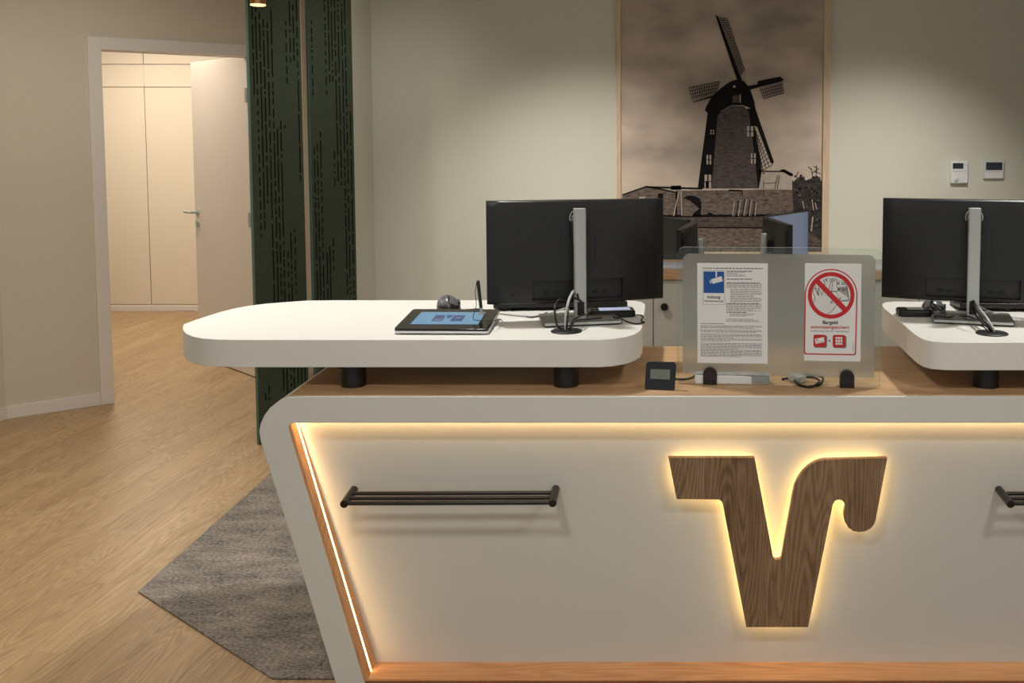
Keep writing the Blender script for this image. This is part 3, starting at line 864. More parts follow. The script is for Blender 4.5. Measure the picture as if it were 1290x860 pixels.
s.rect(x, y, x2 - x, y2 - y, 2, 1); s.rect(x + .0008, y + .0008, x2 - x - .0016, y2 - y - .0016, 0, 2)
x, y = q(92, 97); x2, y2 = q(255, 263); s.rect(x, y, x2 - x, y2 - y, 3, 3)
s.poly([q(188, 97), q(199, 97), q(199, 142), q(188, 142)], 0, 4)
s.poly([q(150, 158), q(235, 132), q(245, 172), q(163, 192)], 0, 4)
s.poly([q(139, 168), q(147, 164), q(158, 184), q(146, 190)], 0, 4)
s.poly([q(147, 164), q(151, 160), q(163, 190), q(156, 190)], 3, 5)
xx, yy = q(172, 302); s.text('Achtung', xx, yy + .0008, w * .19, 1, 3, bold=.022)
xx, yy = q(172, 331); s.text('Videoüberwachung!', xx, yy, w * .28, 1, 3, bold=.018)
rw = random.Random(3)
def text_line(x0, x1, yv, th=4.0, mi=2, dens=1.0):
    xcur = x0
    while xcur < x1 - 4:
        wl = min(rw.uniform(8, 34), x1 - xcur)
        a = q(xcur, yv); b = q(xcur + wl, yv + th)
        s.rect(a[0], a[1], b[0] - a[0], b[1] - a[1], mi, 1); xcur += wl + rw.uniform(3.5, 6)
text_line(86, 562, 70, 6, 1)
for y0, n_, ind, en in ((92, 1, 275, 490), (102, 4, 275, 420), (152, 1, 275, 478), (181, 1, 275, 540), (191, 4, 275, 552), (232, 11, 305, 552), (340, 1, 272, 540), (350, 6, 272, 552), (408, 1, 272, 440), (419, 3, 300, 500), (461, 3, 272, 545)):
    for k in range(n_): text_line(ind, en - rw.choice((0, 0, 10, 60)), y0 + k * 9.3, 3.8 if n_ > 1 else 6, 2 if n_ > 1 else 1)
for y0, n_ in ((498, 1), (514, 3), (547, 3), (580, 4), (615, 3), (650, 6), (702, 7)):
    for k in range(n_): text_line(68, 258 if y0 == 498 else (552 if k < n_ - 1 else 552 - rw.uniform(0, 250)), y0 + k * 8.4, 3.9, 1 if k == 0 and y0 in (498, 702) else 2)
s.mb.build('print', PI_MATS, t1, recalc=False)

t2, s, w, h = sheet('notice_sheet', 'white and red no-cash notice with crossed-out hand, right on the glass', (1014, 331.3), (1085.5, 332), (1011.8, 454))
kx, ky = w / 440.0, h / 762.0
def q(x, y): return ((x - 55) * kx, (y - 38) * ky)
def arc(cx, cy, r, a0, a1, n=40): return [q(cx + r * math.cos(math.radians(a0 + (a1 - a0) * k / n)), cy - r * math.sin(math.radians(a0 + (a1 - a0) * k / n))) for k in range(n + 1)]
cx_, cy_ = 261, 286
def border(r, lx, rx, by, rad):
    up = arc(cx_, cy_, r, 0, 180)
    lo_ = [q(lx, by - rad)] + [q(lx + rad - rad * math.cos(a), by - rad + rad * math.sin(a)) for a in [PI / 2 * k / 6 for k in range(7)]]
    ro_ = [q(rx - rad + rad * math.sin(a), by - rad + rad * math.cos(a)) for a in [PI / 2 * k / 6 for k in range(7)]] + [q(rx, by - rad)]
    return up + lo_ + ro_
s.ring(border(205, 52, 460, 752, 20), border(196, 62, 450, 742, 14), 4, 1)
s.ring(arc(cx_, cy_, 181, 0, 360, 60)[:-1], arc(cx_, cy_, 150, 0, 360, 60)[:-1], 4, 4)
d45 = [(-150, -124), (-124, -150), (150, 124), (124, 150)]
s.poly([q(cx_ + a, cy_ + b) for a, b in [(-128, -100), (-100, -128), (128, 100), (100, 128)]], 4, 5)
# banknotes
def note(pts, txt, tx, ty):
    s.poly([q(*p) for p in [(a + 7, b + 7) for a, b in pts]], 2, 1); s.poly([q(*p) for p in pts], 5, 2)
    s.line([q(*p) for p in pts + pts[:1]], .0006, 2, 3)
    xx, yy = q(tx, ty); s.text(txt, xx, yy, w * (.17 if len(txt) > 4 else .145), 1, 3, bold=.012)
note([(305, 165), (375, 178), (395, 300), (310, 240)], '€ 20', 340, 203)
note([(310, 225), (380, 215), (395, 320), (310, 330)], '€ 50', 345, 252)
note([(205, 160), (298, 148), (312, 255), (220, 250)], '€ 100', 252, 178)
# hand outline
lw = .0013
hand = [(130, 335), (118, 345), (135, 300), (120, 260), (113, 285)]
s.poly([q(*p) for p in [(125, 340), (160, 285), (240, 260), (330, 310), (290, 380), (235, 430), (180, 415), (140, 385)]], 5, 2)
for ln in ([(128, 340), (136, 300), (118, 262), (130, 225), (158, 285)], [(135, 205), (165, 290), (160, 230)], [(160, 225), (190, 285), (205, 235), (210, 180), (195, 168)], [(238, 262), (258, 180), (272, 185), (262, 275)], [(258, 345), (275, 325), (310, 335), (338, 300), (325, 330)], [(328, 330), (300, 365), (270, 410), (238, 432)], [(258, 330), (262, 345), (285, 342)]):
    s.line([q(*p) for p in ln], lw, 1, 3)
xx, yy = q(256, 510); s.text('Bargeld', xx, yy, w * .265, 1, 2, bold=.022)
xx, yy = q(254, 545); s.text('automatengesichert', xx, yy, w * .68, 4, 2, bold=.016)
xx, yy = q(254, 570); s.text('Auszahlung nur über den Geldautomaten', xx, yy, w * .68, 2, 2)
def rr(x0, y0, x1, y1, r, mi, l): s.poly([q(a, b) for a, b in rounded([(x0, y0), (x1, y0), (x1, y1), (x0, y1)], r, 5)], mi, l)
for x0 in (127, 277):
    rr(x0 + 5, 600, x0 + 107, 697, 14, 2, 1); rr(x0, 594, x0 + 97, 690, 14, 4, 2)
s.poly([q(*p) for p in [(137, 628), (208, 612), (215, 652), (145, 668)]], 0, 3)
s.poly([q(*p) for p in [(147, 633), (158, 630), (161, 640), (150, 643)]], 4, 4); s.line([q(150, 660), q(213, 646)], .0012, 4, 4)
for i in range(3):
    for j in range(3): rr(299 + i * 19, 610 + j * 22, 314 + i * 19, 627 + j * 22, 2, 0, 3)
s.rect(*q(243, 638), 18 * kx, 5 * ky, 1, 2); s.rect(*q(249.5, 629), 5 * kx, 23 * ky, 1, 2)
s.rect(*q(436, 648), 3 * kx, 80 * ky, 2, 1)
s.mb.build('print', PI_MATS, t2, recalc=False)

# ---- small items on the oak top
cl0 = PZ(812, 490.5, ZW); cl1 = PZ(849.5, 492, ZW)
cu = (cl1 - cl0).normalized(); cn = Vector((cu.y, -cu.x, 0))
wv = (cl1 - cl0).length
clock = thing('desk_thermometer', 'small black display device with grey screen standing on the oak top by the glass screen', 'display device', (cl0 + cl1) / 2)
hh = .078
def CW(x, y, z): return cl0 + cu * x - cn * y + Vector((0, 0, z))
prof = rounded([(0, 0), (wv, 0), (wv + .003, hh), (.002, hh)], [.004, .004, .008, .008], 5)
b = MB(); lean = .22
b.prism([CW(x, z * lean, z) for x, z in prof], -cn * .014); b.build('housing', M['blackg'], clock, bevel=.0015)
s = Sheet(CW(wv * .18, (hh * .75) * lean, hh * .75) , cu, CW(0, 0, 0) - CW(0, lean, 1))
if s.N.dot(cn) < 0: s.N = -s.N
s.rect(0, 0, wv * .66, hh * .36, 0, 3); s.mb.build('display', M['lcd'], clock, recalc=False)
b = MB(); b.prism([CW(.01, .012, 0), CW(wv - .01, .012, 0), CW(wv - .01, .05, 0), CW(.01, .05, 0)], (0, 0, .008)); b.build('stand', M['black'], clock)

a = PZ(876, 486, ZW); a.y += .045; b_ = PZ(971, 487, ZW); b_.y += .045
st = thing('power_strip', 'white power strip lying on the oak top behind the glass screen', 'power strip', (a + b_) / 2)
u_ = (b_ - a); u_.normalize(); L_ = (b_ - a).length
rot = Matrix.Rotation(math.atan2(u_.y, u_.x), 3, 'Z')
mid = (a + b_) / 2
MB().box(mid + Vector((0, 0, .014)), (L_, .05, .028), rot).build('body', M['wplastic'], st, bevel=.004)
for k in range(4): MB().cyl(mid + u_ * ((k - 1.6) * .045) + Vector((0, 0, .028)), mid + u_ * ((k - 1.6) * .045) + Vector((0, 0, .0284)), .018, 18).build('socket', M['lgrey'], st)
MB().box(mid + u_ * (L_ / 2 - .022) + Vector((0, 0, .030)), (.02, .014, .006), rot).build('switch', M['lgrey'], st, bevel=.001)
def cable(label, pts, r, m, name='cable', group=None):
    o = MB().tube(pts, r, 8, 8).build(name, m); tag(o, label, 'cable', group); return o
zc0 = ZW + .0035
def cz(px, py, up=0.0, z=ZW, r=.0035):
    p = PZ(px, py, z); p.z += r + up; return p
cable('black cable running from the display device to the power strip', [cz(850, 478), cz(860, 479), cz(872, 477), cz(878, 474, .006)], .003, M['cable'])
cable('coiled black cable lying on the oak top behind the glass screen', [cz(985, 479), cz(1000, 478, .004), cz(1020, 476, .006), cz(1036, 480, .008), cz(1033, 487, .004), cz(1015, 488), cz(1004, 483), cz(1018, 480, .010), cz(1032, 483, .006), cz(1022, 489), cz(1006, 486), cz(1000, 481, .006)], .0032, M['cable'])
pg = PZ(1005, 482, ZW)
o = MB().box(pg + Vector((0, .01, .012)), (.03, .05, .022), Matrix.Rotation(.7, 3, 'Z')).build('plug', M['lgrey'], bevel=.004); tag(o, 'small grey plug lying beside the coiled black cable behind the glass screen', 'plug')

# ================================================================== THINGS ON THE RAISED DESK TOPS
# ---- signature pad
c00, c10, c11, c01 = [PZ(*p, ZS + .02) for p in ((496, 413), (615, 413.5), (629.5, 393), (516, 392.8))]
pad = thing('signature_pad', 'flat black signature pad with lit blue screen on the left raised desk top', 'signature pad', (c00 + c11) / 2 - Vector((0, 0, .02)))
pu = (c10 - c00); PWd = pu.length; pu.normalize(); pv = (c01 - c00).normalized(); PDp = (c01 - c00).length
pv = Vector((-pu.y, pu.x, 0)); PDp = (c01 - c00).dot(pv)
sk_ = (c01 - c00).dot(pu)
def PD(x, y, z):                                       # slightly raised towards the back
    return Vector((c00.x, c00.y, ZS)) + pu * (x + (sk_ * .5) * (y / PDp)) + pv * y + Vector((0, 0, z + .012 * y / PDp))
outl = rounded([(0, 0), (PWd, 0), (PWd, PDp), (0, PDp)], .012, 5)
b = MB(); b.prism([PD(x, y, .011) for x, y in outl], (0, 0, .007)); b.build('bezel', M['blackg'], pad, bevel=.001)
b = MB(); b.prism([PD(x, y, .004) for x, y in outl], (0, 0, .007)); b.build('rim', M['wplastic'], pad, bevel=.001)
ins = rounded([(.015, .012), (PWd - .02, .012), (PWd - .02, PDp - .02), (.015, PDp - .02)], .01, 4)
bt = [Vector((p.x, p.y, ZS)) for p in [PD(x, y, 0) for x, y in ins]]; tp = [PD(x, y, .0045) for x, y in ins]; n = len(bt)
b = MB(); b.add(bt + tp, [tuple(range(n)), tuple(range(n, 2 * n))] + [(i, (i + 1) % n, n + (i + 1) % n, n + i) for i in range(n)]); b.build('underside', M['blackr'], pad)
s = Sheet(PD(PWd * .13, PDp * .83, .018), PD(1, 0, 0) - PD(0, 0, 0), PD(0, 0, 0) - PD(0, 1, 0))
s.N = Vector((0, 0, 1))
sw, shh = PWd * .73, PDp * .62
SM = [M['screen_blue'], M['screen_logo'], M['screen_logo2']]
s.rect(0, 0, sw, shh, 0, 2)
lx, ly, lw_, lh = sw * .27, shh * .27, sw * .46, shh * .50
def lq(a, b): return (lx + lw_ * a, ly + lh * b)
s.poly([lq(0, 0), lq(.30, 0), lq(.36, .5), lq(.36, 1), lq(0, 1)], 1, 3)
s.poly([lq(.34, 0), lq(.62, 0), lq(.50, .55), lq(.46, .55)], 1, 3)
s.poly([lq(.64, 0), lq(1, 0), lq(1, 1), lq(.60, 1), lq(.60, .45)], 1, 3)
s.poly([lq(.70, .30), lq(.92, .30), lq(.86, .62), lq(.74, .62)], 2, 4); s.poly([lq(.06, .55), lq(.34, .62), lq(.34, .95), lq(.06, .95)], 2, 4)
s.mb.build('screen', SM, pad, recalc=False)
# pen in its holder
pb = PZ(606.5, 392.5, ZS + .036); pt_ = PP(602, 353, pb + Vector((0, .012, 0)), (0, 1, 0))
pen = thing('stylus', 'black stylus standing upright in the holder of the signature pad', 'stylus', pb)
MB().cyl(pb, pb.lerp(pt_, .12), .0048, 12, 0, .0050).build('tip', M['silver'], pen)
b = MB(); b.cyl(pb.lerp(pt_, .12), pb.lerp(pt_, .96), .0052, 14, 0, .0056); b.cyl(pb.lerp(pt_, .96), pt_, .0056, 14, 0, .003); b.build('barrel', M['blackp'], pen)
hb = MB(); hb.lathe([(.010, 0), (.010, .008), (.0075, .014)], PD((PD(0, 0, 0) - pb).length, PDp - .012, .018) * 0 + Vector((pb.x, pb.y, pb.z - .015)), n=16); hb.build('pen_holder', M['silver'], pad)
a = pb.lerp(pt_, .7)
cable('thin black tether cord of the stylus hanging over the signature pad', [pb.lerp(pt_, .93) + Vector((-.004, -.005, 0)), a + Vector((-.010, -.008, -.01)), PP(600, 385, pb + Vector((0, -.02, 0)), (0, 1, 0)), PZ(596, 400, ZS + .034), PZ(602, 403.5, ZS + .033), PZ(622, 403.5, ZS + .031), PZ(630, 402, ZS + .02), PZ(633, 405, ZS + .004)], .0012, M['cable'])

# ---- computer mouse
def mouse(label):
    r = thing('computer_mouse', label, 'mouse', (0, 0, 0), 0, 'computer mice on the raised desk tops')
    def sec(t, sc=1.0):                                # t along Y: 0 front (towards -Y) .. 1 rear
        y = -.052 + .104 * t
        wdt = .031 + .007 * math.sin(PI * min(1, t * 1.1)) ; hgt = .016 + .030 * math.sin(PI * (.12 + .80 * t)) ** .9
        k = (1 - (abs(t - .5) * 2) ** 5) ** .35 if abs(t - .5) < .5 else 0.05
        return y, wdt * max(k, .06), hgt * max(k, .25)
    m = MB(); NS, NR = 18, 20; vs = []
    for i in range(NS + 1):
        y, wd, hg = sec(i / NS)
        for j in range(NR + 1):
            a = PI * j / NR
            x = -wd * math.cos(a); z = hg * math.sin(a) ** .75
            if x > 0: x *= 1.12 - .25 * (z / max(hg, .001))   # thumb side bulges out low
            vs.append(Vector((x, y, z + .002)))
    k = NR + 1
    m.add(vs, [(i * k + j, i * k + j + 1, (i + 1) * k + j + 1, (i + 1) * k + j) for i in range(NS) for j in range(NR)], 0, True)
    m.add([vs[i * k] for i in range(NS + 1)] + [vs[i * k + NR] for i in range(NS, -1, -1)], [tuple(range(2 * NS + 2))])
    m.add(vs[:k], [tuple(range(k))]); m.add(vs[-k:], [tuple(range(k))])
    for idx, f in enumerate(m.f):
        zc2 = sum(m.v[v].z for v in f) / len(f); m.mi[idx] = 0 if zc2 > .017 else 1
    m.build('shell', [M['dgrey'], M['blackp']], r, local=True)
    MB().cyl((-.0035, -.030, .038), (.0035, -.030, .038), .010, 16).build('wheel', M['blackr'], r, local=True)
    b = MB(); b.tube([(0, -.0505, .022), (0, -.044, .0345), (0, -.030, .0425), (0, -.012, .0485)], .0012, 6, 4); b.build('button_gap', M['blackr'], r, local=True)
    b = MB()
    for i in range(12):
        t = .22 + i * .04; y, wd, hg = sec(t); b.box((wd * .99, y, .020), (.007, .006, .016))
    b.build('thumb_rest', M['blackp'], r, local=True, bevel=.002)
    MB().bounds((-.025, -.04, 0), (.025, .04, .003)).build('glide_pads', M['blackr'], r, local=True)
    return r
ms = mouse('dark grey computer mouse behind the signature pad on the left raised desk top')
p = PZ(561, 391.5, ZS); ms.location = (p.x, p.y + .045, ZS); ms.rotation_euler = (0, 0, math.radians(16))
ms2 = copy_tree(ms); ms2['label'] = 'dark grey computer mouse by the black terminal on the right raised desk top'
p = PZ(1180.5, 396.5, ZS); ms2.location = (p.x, p.y + .050, ZS); ms2.rotation_euler = (0, 0, math.radians(-22))

# ---- keyboards
def keyboard(label):
    r = thing('keyboard', label, 'keyboard', (0, 0, 0), 0, 'keyboards behind the monitors')
    W_, D_ = .452, .145
    def kz_(y): return .013 - .014 * (y / D_)            # rear (towards the monitor, -Y) is raised
    b = MB(); prf = [(-D_ / 2, .010), (-D_ / 2, kz_(-D_ / 2) + .008), (D_ / 2, kz_(D_ / 2) + .006), (D_ / 2, .002), (D_ / 2 - .02, 0)]
    b.prism([Vector((-W_ / 2, y, z)) for y, z in prf], (W_, 0, 0)); b.build('case', M['blackp'], r, local=True, bevel=.003)
    k = MB()
    for row in range(6):
        y = -.055 + row * .0205
        n_ = 21
        for i in range(n_):
            x = -W_ / 2 + .018 + i * (W_ - .036) / (n_ - 1)
            if 14 < i < 16 or 17 < i < 18: continue
            k.box((x, y, kz_(y) + .012), (.0165, .0165, .008))
    ko = k.build('keys', M['blackr'], r, local=True); ko['kind'] = 'stuff'
    for x in (-.18, .18): MB().box((x, -D_ / 2 + .012, .006), (.03, .008, .012)).build('fold_foot', M['blackr'], r, local=True)
    return r
kb = keyboard('black keyboard lying behind the left monitor stand')
p = PZ(704, 391.0, ZS); kb.location = (p.x, p.y + .075, ZS); kb.rotation_euler = (0, 0, math.radians(5))
kb2 = copy_tree(kb); kb2['label'] = 'black keyboard lying behind the right monitor stand'
p = PZ(1297, 393.0, ZS); kb2.location = (p.x, p.y + .075, ZS); kb2.rotation_euler = (0, 0, math.radians(-3))

# ---- small terminals
def terminal(label, w_, d_, lit):
    r = thing('card_terminal', label, 'terminal', (0, 0, 0), 0)
    o = rounded([(-w_ / 2, -d_ / 2), (w_ / 2, -d_ / 2), (w_ / 2, d_ / 2), (-w_ / 2, d_ / 2)], .014, 5)
    b = MB(); b.prism([Vector((x, y, 0)) for x, y in o], (0, 0, .022)); b.build('housing', M['blackp'], r, local=True, bevel=.005)
    MB().box((.012, .0, .0225), (w_ * .66, d_ * .62, .0012)).build('display', M['screen_pale'] if lit else M['lcdd'], r, local=True)
    for i in range(3):
        for j in range(2): MB().box((-w_ * .40 + j * .014, -.02 + i * .018, .0232), (.010, .010, .0022)).build('button', M['blackr'], r, local=True)
    return r
t = terminal('black terminal with pale lit display right of the left monitor stand', .155, .085, True)
p = PZ(769, 400, ZS); t.location = (p.x, p.y + .035, ZS); t.rotation_euler = (0, 0, math.radians(8))
t = terminal('flat black terminal with dark display on the left side of the right raised desk top', .108, .075, False)
p = PZ(1154.5, 399.5, ZS); t.location = (p.x, p.y + .036, ZS); t.rotation_euler = (0, 0, math.radians(-3))

# ---- grommets and cables
def grommet(label, px, py):
    p = PZ(px, py, ZS); r = thing('cable_grommet', label, 'grommet', p, 0, 'black cable grommets in the raised desk tops')
    MB().lathe([(.047, .0002), (.047, .003), (.043, .005), (.012, .0055)], p, n=32).build('cover', M['blackp'], r)
    MB().cyl(p + Vector((0, 0, .005)), p + Vector((0, 0, .0066)), .015, 16).build('opening', M['blackr'], r)
    return p
g1 = grommet('round black cable grommet in front of the left monitor stand', 713.5, 417.5)
g2 = grommet('round black cable grommet in front of the right monitor stand', 1249.5, 420.3)
def v(px, py, ref, dy=0.0): return PP(px, py, (0, ref.y + dy, 0), (0, 1, 0))
up = Vector((0, 0, .006))
CG = 'cables at the left monitor stand'
cable('thick pale grey cable curving from the left monitor down into its grommet', [v(724, 366, p1, .0), v(722, 367, p1, -.04), v(717, 377, g1, .04), v(713, 395, g1, .015), g1 + up + Vector((-.002, .004, 0))], .0042, M['cablew'], group=CG)
cable('black cable looping left of the pale grey cable into the left grommet', [v(714, 378, p1, .02), v(706, 377, g1, .05), v(700, 383, g1, .03), v(699, 393, g1, .01), v(702, 410, g1, .0), g1 + up + Vector((-.008, 0, 0))], .0032, M['cable'], group=CG)
cable('black cable from the stand hole of the left monitor into its grommet', [v(727, 368, p1, -.01), v(729, 377, p1, -.03), v(732, 379, p1, -.04), v(719, 375, p1, -.05), v(716, 392, g1, .01), g1 + up + Vector((.0, .002, 0))], .003, M['cable'], group=CG)
cable('black cable running from the pale terminal into the left grommet', [PZ(741, 396, ZS + .01), v(732, 397, g1, .05), v(722, 404, g1, .02), g1 + up + Vector((.010, .002, 0))], .003, M['cable'], group=CG)
cable('second black cable below the stand of the left monitor into the grommet', [PZ(758, 400, ZS + .024), PZ(742, 402, ZS + .022), v(726, 404, g1, .015), g1 + up + Vector((.006, -.004, 0))], .0026, M['cable'], group=CG)
cable('thin black cord looping around the right end of the left raised desk top', [PZ(772, 399, ZS + .02), PZ(782, 401, ZS + .012), PZ(790, 405, ZS + .003), PZ(801, 407.5, ZS + .003), PZ(812, 406, ZS + .003), PZ(816, 404, ZS + .003) - Vector((.02, 0, 0)), PZ(810, 398, ZS + .003), PZ(802, 396.5, ZS + .008)], .0022, M['cable'], group=CG)
cable('grey cable lying in front of the left keyboard', [PZ(621, 393.5, ZS + .003), PZ(640, 396, ZS + .003), PZ(670, 398.5, ZS + .003), PZ(690, 395, ZS + .003), PZ(712, 388, ZS + .012)], .0026, M['cablew'], group=CG)
cable('thin black wire lying before the left keyboard', [PZ(660, 397.5, ZS + .0025), PZ(668, 399.8, ZS + .0025), PZ(678, 398, ZS + .0025), PZ(690, 393, ZS + .0025)], .0016, M['cable'], group=CG)
cable('thin black cord arching behind the signature pad', [PZ(578, 391.2, ZS + .003), PZ(590, 389.7, ZS + .010), PZ(604, 389, ZS + .010), PZ(621, 391.3, ZS + .003)], .0014, M['cable'], group=CG)
CG = 'cables at the right monitor stand'
cable('thick black cable from the stand hole of the right monitor into its grommet', [v(1226, 379, p2, -.02), v(1228, 386, p2, -.05), v(1237, 400, g2, .04), v(1247, 412, g2, .0), g2 + up], .0038, M['cable'], group=CG)
cable('pale grey cable beside the thick black one at the right stand', [v(1229, 380, p2, -.02), v(1233, 387, p2, -.045), v(1243, 400, g2, .03), v(1251, 413, g2, .0), g2 + up + Vector((.006, 0, 0))], .0036, M['cablew'], group=CG)
cable('black cable running low from the right stand hole into the grommet', [v(1224, 380, p2, -.02), v(1226, 392, p2, -.05), v(1236, 405, g2, .03), v(1245, 413, g2, .0), g2 + up + Vector((-.008, 0, 0))], .003, M['cable'], group=CG)
cable('thin black cord from the right mouse across the stand foot', [PZ(1178, 396, ZS + .026), PZ(1180, 404, ZS + .004), PZ(1196, 407, ZS + .004), PZ(1220, 408.5, ZS + .020), PZ(1236, 410, ZS + .020), PZ(1246, 418, ZS + .008)], .0020, M['cable'], group=CG)
cable('thin black cord arching from the dark terminal to the right stand', [PZ(1180, 398, ZS + .028), PZ(1192, 399.5, ZS + .02), PZ(1206, 398, ZS + .012), PZ(1222, 399, ZS + .022), PZ(1240, 407, ZS + .022), PZ(1247, 417, ZS + .008)], .0020, M['cable'], group=CG)
cable('pale grey cable leaving the right stand towards the right picture edge', [v(1234, 386, p2, -.03), PZ(1246, 392, ZS + .02), PZ(1266, 398, ZS + .008), PZ(1290, 401, ZS + .004), PZ(1320, 402, ZS + .004)], .0030, M['cablew'], group=CG)
cable('black wire lying on the right keyboard', [PZ(1233, 385, ZS + .024), PZ(1246, 386.5, ZS + .026), PZ(1258, 384.5, ZS + .030), PZ(1266, 388, ZS + .028), PZ(1272, 391, ZS + .02)], .0018, M['cable'], group=CG)
cable('black cord coiled around the right computer mouse', [PZ(1188, 394, ZS + .020), v(1176, 383, ms2.location, -.06), v(1184, 386, ms2.location, -.065), v(1190, 391, ms2.location, -.065), PZ(1190, 398, ZS + .026), PZ(1178, 396.5, ZS + .026), v(1174, 386, ms2.location, -.064), v(1180, 392, ms2.location, -.07)], .0020, M['cable'], group=CG)

# ================================================================== GREEN FELT LOUVRES
def louvre(label, p, ang, w_, seed):
    rr_ = random.Random(seed)
    d = Vector((math.cos(ang), math.sin(ang), 0)); n_ = Vector((d.y, -d.x, 0)); T = .026
    r = thing('felt_partition', label, 'partition', p, 0, 'green felt partition panels')
    b = MB(); b.prism([p, p + d * w_, p + d * w_ - n_ * T, p - n_ * T], (0, 0, CEIL - .02), 0)
    b.mi[-1] = 1                                       # the narrow end at the left
    b.build('panel', [M['felt'], M['felt_edge']], r)
    sl = MB(); cols = int(w_ / .0215)
    for c in range(1, cols):
        x = c * w_ / cols + rr_.uniform(-.002, .002); z = .06 + rr_.uniform(0, .2)
        while z < CEIL - .1:
            f = .5 + .5 * math.sin(z * 2.1 + c * .55 + seed) + .35 * math.sin(z * 5.3 - c * 1.3 + seed * 2)
            if f > .62:
                ln = rr_.uniform(.06, .24) if rr_.random() < .6 else rr_.uniform(.012, .04)
            elif f > .38: ln = rr_.uniform(.010, .05)
            else: z += rr_.uniform(.05, .16); continue
            q0 = p + d * x + n_ * .0008; hw = .0034
            sl.add([q0 - d * hw + Vector((0, 0, z)), q0 + d * hw + Vector((0, 0, z)), q0 + d * hw + Vector((0, 0, z + ln)), q0 - d * hw + Vector((0, 0, z + ln))], [(0, 1, 2, 3)])
            z += ln + rr_.uniform(.010, .03)
    if seed == 2:
        e = p + d * (w_ + .004) - n_ * .02
        MB().prism([e, e + d * .012, e + d * .012 - n_ * .012, e - n_ * .012], (0, 0, CEIL - .02)).build('edge_strip', M['oak_frame'], r)
    o = sl.build('slots', M['slot'], r, recalc=False); o['kind'] = 'stuff'
    return r
q1 = PZ(327, 560.5, 0); q1.z = .0
ang = math.radians(50)
louvre('dark green slotted felt partition panel, the left and nearer one, beside the door', Vector((q1.x, q1.y, .001)), ang, .305, 2)
dvec = Vector((math.cos(ang), math.sin(ang), 0))
t = 5.77
pl2 = EYE + ray(394, 300) * (t / ray(394, 300).y); pl2.z = .001
louvre('dark green slotted felt partition panel, the right and farther one, before the back wall', pl2, ang, .28, 5)

# ================================================================== PENDANT AT THE TOP EDGE
pp_ = PY(325, 7.2, 4.4)
lamp = thing('pendant_spot', 'small copper cylinder lamp at the upper edge, before the green partition', 'lamp', pp_)
MB().lathe([(.026, 0.0), (.030, .004), (.031, .02), (.031, .14), (.024, .15)], pp_, n=28).build('shade', M['copper'], lamp)
MB().lathe([(.027, -.001), (.0318, .001), (.0315, .006)], pp_, n=28).build('lens_ring', M['lens'], lamp)
MB().cyl(pp_ + Vector((0, 0, .15)), Vector((pp_.x, pp_.y, CEIL - .02)), .003, 8).build('cord', M['cable'], lamp)
MB().lathe([(.04, CEIL - .02), (.04, CEIL)], (pp_.x, pp_.y, 0), n=20).build('canopy', M['copper'], lamp)

# ================================================================== POSTER
YP = WB - .022
def W_(px, py, l=0): return PY(px, py, YP - .0006 * l)
tl = W_(779, 10); br = W_(1041, 317)
ptop_z = 2.70
px0, px1, pz0 = W_(782, 150).x, W_(1036.5, 150).x, br.z
fx0, fx1 = W_(777, 150).x, W_(1045, 150).x
poster = thing('windmill_poster', 'large framed sepia photo print of a windmill on the back wall', 'poster', ((fx0 + fx1) / 2, WB, pz0))
f = MB()
f.bounds((fx0, WB - .04, pz0 - .03), (px0, WB - .001, ptop_z)); f.bounds((px1, WB - .04, pz0 - .03), (fx1, WB - .001, ptop_z))
f.bounds((px0, WB - .04, pz0 - .03), (px1, WB - .001, pz0)); f.bounds((px0, WB - .04, ptop_z - .03), (px1, WB - .001, ptop_z))
f.build('frame', M['oak_frame'], poster)
def sky_print():
    m = bpy.data.materials.new('sepia_sky_print'); m.use_nodes = True
    nt = m.node_tree; b = nt.nodes['Principled BSDF']; L = nt.links.new
    b.inputs['Roughness'].default_value = .6; b.inputs['Specular IOR Level'].default_value = .1
    tc = nt.nodes.new('ShaderNodeTexCoord'); sp_ = nt.nodes.new('ShaderNodeSeparateXYZ'); L(tc.outputs['Object'], sp_.inputs[0])
    mp = nt.nodes.new('ShaderNodeMapping'); mp.inputs['Scale'].default_value = (1.6, 1, 3.2); mp.inputs['Location'].default_value = (3.1, 0, 1.7); L(tc.outputs['Object'], mp.inputs[0])
    n1 = nt.nodes.new('ShaderNodeTexNoise'); n1.inputs['Scale'].default_value = 1.25; n1.inputs['Detail'].default_value = 7; n1.inputs['Roughness'].default_value = .5; L(mp.outputs[0], n1.inputs['Vector'])
    g = nt.nodes.new('ShaderNodeMapRange'); g.inputs['From Min'].default_value = .3; g.inputs['From Max'].default_value = 1.7; g.inputs['To Min'].default_value = .72; g.inputs['To Max'].default_value = .15
    L(sp_.outputs['Z'], g.inputs['Value'])
    mu = nt.nodes.new('ShaderNodeMath'); mu.operation = 'MULTIPLY_ADD'; mu.inputs[1].default_value = 2.3; mu.inputs[2].default_value = -1.1; L(n1.outputs['Fac'], mu.inputs[0])
    ad = nt.nodes.new('ShaderNodeMath'); ad.operation = 'ADD'; L(mu.outputs[0], ad.inputs[0]); L(g.outputs[0], ad.inputs[1])
    r = nt.nodes.new('ShaderNodeValToRGB'); r.color_ramp.elements[0].position = .0; r.color_ramp.elements[1].position = 1
    r.color_ramp.elements[0].color = (*lin((148, 137, 127)), 1); r.color_ramp.elements[1].color = (*lin((220, 199, 180)), 1)
    L(ad.outputs[0], r.inputs[0]); L(r.outputs[0], b.inputs['Base Color'])
    return m
